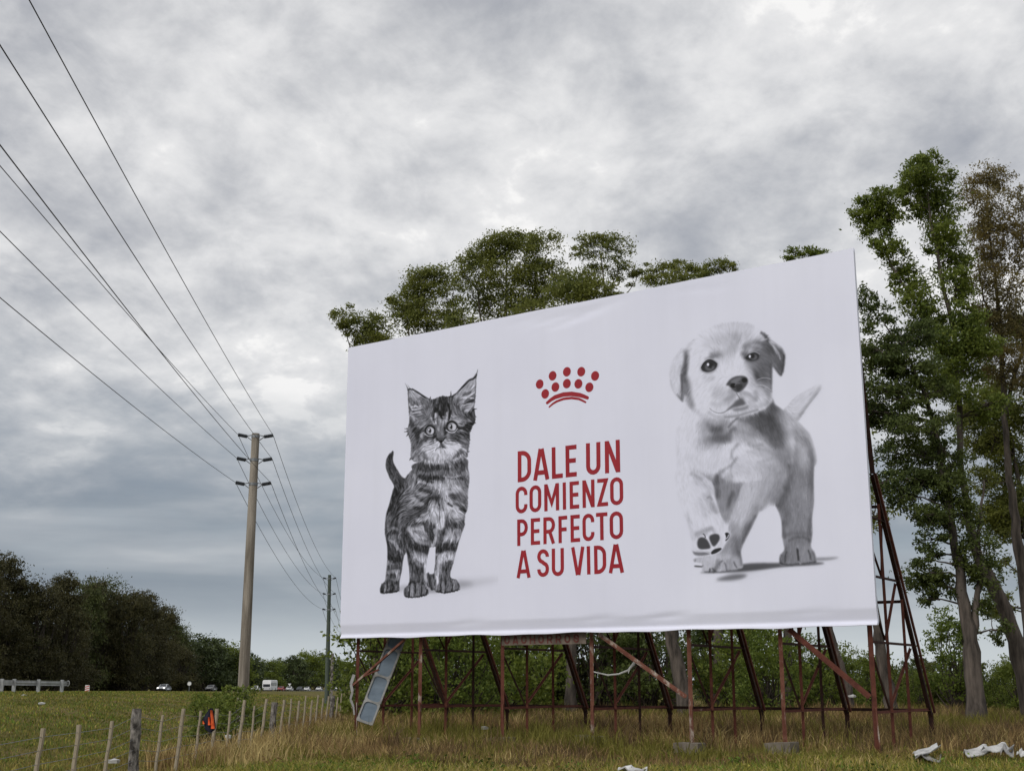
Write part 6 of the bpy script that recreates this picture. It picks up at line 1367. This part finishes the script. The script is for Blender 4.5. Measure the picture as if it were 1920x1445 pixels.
def build_sign(px, d, kind, label, hgt, size):
    x = X_(px, d); g = float(ground_z(x, d)); root = empty('road_sign', (x, d, g)); tag(root, label, 'road sign')
    if kind == 'marker':
        w = .34; zc = g+.28
        mb = MB(); mb.box((x, d, zc), (w, .06, .52), None, .01); set_parent(mb.build('sign_plate', M['paint_white']), root)
        for k in range(3):
            mb = MB(); z = zc-.19+k*.165
            mb.prism([(-w/2+.01, 0), (w/2-.01, .08), (w/2-.01, .15), (-w/2+.01, .07)], (x, d-.034, z-.05), (1, 0, 0), (0, 0, 1), (0, -1, 0), .004); set_parent(mb.build('red_stripe', M['red_paint']), root)
        return
    mb = MB(); mb.tube([(x, d, g-.1), (x, d, g+hgt)], .045, 8); set_parent(mb.build('sign_post', M['steel']), root)
    poly = [(size*math.cos(a), size*math.sin(a)) for a in np.linspace(0, 2*math.pi, 21)[:-1]] if kind == 'round' else [(-size, size*.8), (0, -size*.9), (size, size*.8)]
    mb = MB(); mb.prism(poly, (x, d-.06, g+hgt), (1, 0, 0), (0, 0, 1), (0, -1, 0), .02); set_parent(mb.build('sign_plate', M['paint_white']), root)
    if kind == 'round':
        mb = MB(); ring = [(x+size*.9*math.cos(a), d-.085, g+hgt+size*.9*math.sin(a)) for a in np.linspace(0, 2*math.pi, 21)]; mb.tube(ring, size*.08, 4); set_parent(mb.build('rim', M['steel']), root)
build_sign(185, 104, 'marker', 'low red and white striped marker at the highway edge', 0, 0)
build_sign(371, 178, 'round', 'small round white road sign left of the concrete pole', 1.05, .30)
build_sign(475, 215, 'round', 'round white road sign half hidden by the concrete pole', 1.3, .34)
build_sign(554, 400, 'triangle', 'white triangular give-way sign among the distant traffic', 1.9, .5)
# --- cars: local x = width, -y = front
def car_proto():
    root = empty('car'); parts = {}
    side = [(-2.1, .32), (-2.15, .62), (-1.95, .80), (-1.0, .93), (-.35, 1.38), (.75, 1.42), (1.5, 1.02), (2.05, .95), (2.12, .55), (2.05, .30)]
    V = []; F = []; n = len(side); secs = [(-.86, .0), (-.80, .0), (0, 0), (.80, 0), (.86, 0)]
    for sx in (-.87, -.62, .62, .87):
        for y, z in side:
            top = z > 1.1; xx = sx*(.80 if top else 1.); zz = z if abs(sx) < .8 else (z-.05 if z > .7 else z)
            V.append((xx, y*(.985 if abs(sx) > .8 else 1), zz))
    for i in range(3):
        for j in range(n): q = (j+1) % n; F.append((i*n+j, i*n+q, (i+1)*n+q, (i+1)*n+j))
    F += [tuple(range(n)), tuple(reversed(range(3*n, 4*n)))]
    o = mesh_np('body', V, F, M['car_white'], root, True); o.data.materials[0] = None
    mb = MB(); mb.add([(-.66, -.985, .965), (.66, -.985, .965), (.52, -.395, 1.37), (-.52, -.395, 1.37)], [(0, 1, 2, 3)]); mb.build('windscreen', M['glass_dark'], root)
    for s in (-1, 1):
        mb = MB(); mb.add([(s*.80, -.9, .95), (s*.80, 1.35, 1.0), (s*.705, .72, 1.34), (s*.705, -.3, 1.32)], [(0, 1, 2, 3) if s > 0 else (3, 2, 1, 0)]); mb.build('side_window', M['glass_dark'], root)
        mb = MB(); mb.box((s*.62, -2.10, .66), (.36, .12, .15), None, .03); mb.build('headlight', M['headlight'], root)
        for y in (-1.35, 1.3):
            mb = MB(); mb.tube([(s*.70, y, .31), (s*.90, y, .31)], .31, 14); w = mb.build('wheel', M['tyre'], root)
            mb = MB(); mb.tube([(s*.89, y, .31), (s*.915, y, .31)], .18, 10); mb.build('rim', M['steel'], w)
    mb = MB(); mb.box((0, -2.14, .46), (.95, .06, .2), None, .02); mb.build('grille', M['tyre'], root)
    return root
carp = car_proto()
CARS = [(325, 283, 'silver', 'silver car with lit headlights approaching on the highway', True), (411, 322, 'grey', 'pale grey car half hidden by weeds left of the concrete pole', False), (492, 380, 'white', 'white car just left of the white bus', False), (539, 420, 'red', 'red car right of the white bus', False), (554, 437, 'white', 'white car under the triangular sign', False), (573, 455, 'black', 'black car among the distant traffic', False), (586, 475, 'white', 'white car just right of the black car', False), (608, 500, 'white', 'small white car just left of the distant dark pole', False), (632, 540, 'black', 'dark car right of the distant dark pole', False), (641, 555, 'white', 'pale car next to the left end post of the billboard', False)]
for i, (px, d, colr, lab, lit) in enumerate(CARS):
    r = carp if i == 0 else copy_tree(carp)
    x = X_(px, d); r.location = (x, d, road_z(d)); r.rotation_euler = (0, 0, math.atan2(x, d)*-.0-.04); tag(r, lab, 'car', 'cars on the highway')
    r.scale = (1.06, 1.06, 1.06)
    for c in r.children:
        if c.name.startswith('body'): c.material_slots[0].link = 'OBJECT'; c.material_slots[0].material = M['car_'+colr]
        if c.name.startswith('headlight') and not lit: c.material_slots[0].link = 'OBJECT'; c.material_slots[0].material = M['steel']
def build_bus():
    d = 395.; x = X_(512, d); z = road_z(d); root = empty('bus'); tag(root, 'white coach bus driving towards the camera on the distant highway', 'bus')
    w, h, L_ = 2.55, 3.25, 11.
    side = [(0, .35), (-.12, 1.1), (0, 2.0), (.35, h-.15), (.8, h), (L_-.3, h), (L_, h-.3), (L_, .35)]
    V = []; F = []; n = len(side)
    for sx in (-w/2, -w/2+.25, w/2-.25, w/2):
        for yy, zz in side: V.append((sx, yy, zz-(.14 if abs(sx) == w/2 and zz > 2.9 else 0)))
    for i in range(3):
        for j in range(n): q = (j+1) % n; F.append((i*n+j, i*n+q, (i+1)*n+q, (i+1)*n+j))
    F += [tuple(range(n)), tuple(reversed(range(3*n, 4*n)))]
    mesh_np('body', V, F, M['car_white'], root)
    mb = MB(); mb.add([(-1.05, -.12, 1.25), (1.05, -.12, 1.25), (1.05, -.03, 2.05), (-1.05, -.03, 2.05)], [(0, 1, 2, 3)]); mb.build('windscreen', M['glass_dark'], root)
    for s in (-1, 1):
        for k in range(5): mb = MB(); mb.box((s*(w/2+.005), 1.4+k*1.9, 2.05), (.02, 1.7, .95)); mb.build('side_window', M['glass_dark'], root)
        mb = MB(); mb.box((s*.95, -.06, .72), (.35, .1, .2), None, .03); mb.build('headlight', M['steel'], root)
        for yy in (2.2, 8.2):
            mb = MB(); mb.tube([(s*(w/2-.28), yy, .48), (s*(w/2+.01), yy, .48)], .48, 14); mb.build('wheel', M['tyre'], root)
        mb = MB(); mb.bar((s*w/2, .1, 2.5), (s*(w/2+.25), -.15, 2.3), .05); mb.box((s*(w/2+.27), -.15, 2.1), (.14, .1, .4), None, .02); mb.build('mirror', M['tyre'], root)
    root.location = (x, d, z)
build_bus()

# ================================================================ litter and debris
def sheet(name, label, pts, th, mat, group=None, curl=.0):
    """Crumpled thin sheet: quad patch given by four corners, subdivided, buckled and given thickness."""
    a, b, c, d = [np.array(p, float) for p in pts]; n, m = 9, 5; V = []; F = []; rng = np.random.RandomState(len(label)*7+int(abs(a[0])*10))
    nrm = np.cross(b-a, d-a); nrm /= np.linalg.norm(nrm)+1e-9
    for sdn in (0, 1):
        r2 = np.random.RandomState(5)
        for j in range(m):
            for i in range(n):
                u, v = i/(n-1), j/(m-1); p = (a*(1-u)+b*u)*(1-v)+(d*(1-u)+c*u)*v
                p = p+nrm*(curl*math.sin(u*math.pi*1.6+v)*.5+.03*math.sin(u*9+v*5)+r2.normal()*.012)-nrm*th*sdn; V.append(p)
    for sdn in (0, 1):
        o = sdn*n*m
        for j in range(m-1):
            for i in range(n-1):
                q = (o+j*n+i, o+j*n+i+1, o+(j+1)*n+i+1, o+(j+1)*n+i); F.append(q if sdn == 0 else q[::-1])
    rim = [i for i in range(n)]+[j*n+n-1 for j in range(1, m)]+[(m-1)*n+i for i in range(n-2, -1, -1)]+[j*n for j in range(m-2, 0, -1)]
    for k in range(len(rim)): p, q = rim[k], rim[(k+1) % len(rim)]; F.append((q, p, p+n*m, q+n*m))
    o = mesh_np(name, V, F, mat); tag(o, label, 'debris', group); return o
def zat(px, py, d, dy=0): return at(px, py, d+dy)
GDb = 'discarded sheets in the grass at the right'
sheet('discarded_sheet', 'white bent sheet with a raised end lying in the grass right of the billboard', [zat(1711, 1411, 26.2), zat(1722, 1416, 26.0), zat(1764, 1398, 26.6), zat(1752, 1394, 27.0)], .02, M['litter'], GDb)
sheet('discarded_sheet', 'grey crumpled scrap under the raised white sheet', [zat(1716, 1421, 26.0), zat(1762, 1424, 25.8), zat(1765, 1414, 26.6), zat(1722, 1414, 26.8)], .02, M['litter_grey'], GDb, .1)
sheet('discarded_sheet', 'long white curled sheet lying in the grass near the right edge', [zat(1806, 1411, 26.4), zat(1816, 1416, 26.1), zat(1866, 1402, 26.6), zat(1840, 1398, 27.1)], .02, M['litter'], GDb, .08)
sheet('discarded_sheet', 'narrow white strip continuing right of the curled sheet', [zat(1838, 1406, 26.5), zat(1868, 1405, 26.3), zat(1902, 1396, 26.8), zat(1876, 1396, 27.0)], .02, M['litter'], GDb, .1)
sheet('discarded_sheet', 'grey crumpled sheet at the right end of the debris', [zat(1876, 1414, 26.2), zat(1900, 1412, 26.2), zat(1900, 1399, 26.9), zat(1878, 1401, 26.9)], .02, M['litter_grey'], GDb, .15)
sheet('discarded_sheet', 'small white scrap at the right border of the photo', [zat(1906, 1411, 26.2), zat(1925, 1414, 26.1), zat(1925, 1405, 26.6), zat(1910, 1405, 26.6)], .04, M['litter'], GDb)
sheet('discarded_sheet', 'flat pale torn sheet in the foreground grass below the billboard', [zat(1158, 1441, 24.0), zat(1212, 1444, 23.8), zat(1214, 1439, 24.4), zat(1166, 1437, 24.5)], .03, M['litter'], None, .02)
for px, py, d, s, lab in ((78, 1318, 58, .16, 'white scrap of litter high on the mown verge'), (45, 1304, 70, .14, 'white scrap of litter below the guard rail'), (215, 1425, 26.5, .12, 'small white scrap beside a fence stake'), (427, 1379, 33, .09, 'white scrap of litter behind the jacket stake'), (908, 1363, 36, .10, 'white scrap of litter in the dry grass under the billboard'), (1600, 1304, 52, .18, 'pale scrap in the field behind the right long brace')):
    p = zat(px, py, d); g = float(ground_z(p[0], p[1])); z = max(p[2], g+.03)
    mb = MB()
    rng = np.random.RandomState(int(px)); ring = [(s*(1+.3*rng.randn())*math.cos(a), s*.6*(1+.3*rng.randn())*math.sin(a)) for a in np.linspace(0, 6.283, 9)[:-1]]
    V = [Vector((p[0]+q[0], p[1]+q[1], z+.03*rng.rand())) for q in ring]+[Vector((p[0]+q[0]*.8, p[1]+q[1]*.8, z-.05)) for q in ring]+[Vector((p[0], p[1], z+s*.35))]
    mb.add(V, [(i, (i+1) % 8, 16) for i in range(8)]+[(i, 8+i, 8+(i+1) % 8, (i+1) % 8) for i in range(8)]+[tuple(range(8, 16))])
    tag(mb.build('litter_scrap', M['litter']), lab, 'litter', 'litter scraps')
# faded red drum far behind the legs
p = at(1178, 1288, 75.); g = float(ground_z(p[0], p[1])); mb = MB(); mb.tube([(p[0], p[1], g), (p[0], p[1], g+1.35), (p[0], p[1], g+1.55), (p[0], p[1], g+1.62)], [.22, .22, .2, .1], 12)
tag(mb.build('red_drum', M['pink_red']), 'small faded red drum in the field behind the billboard legs', 'drum')
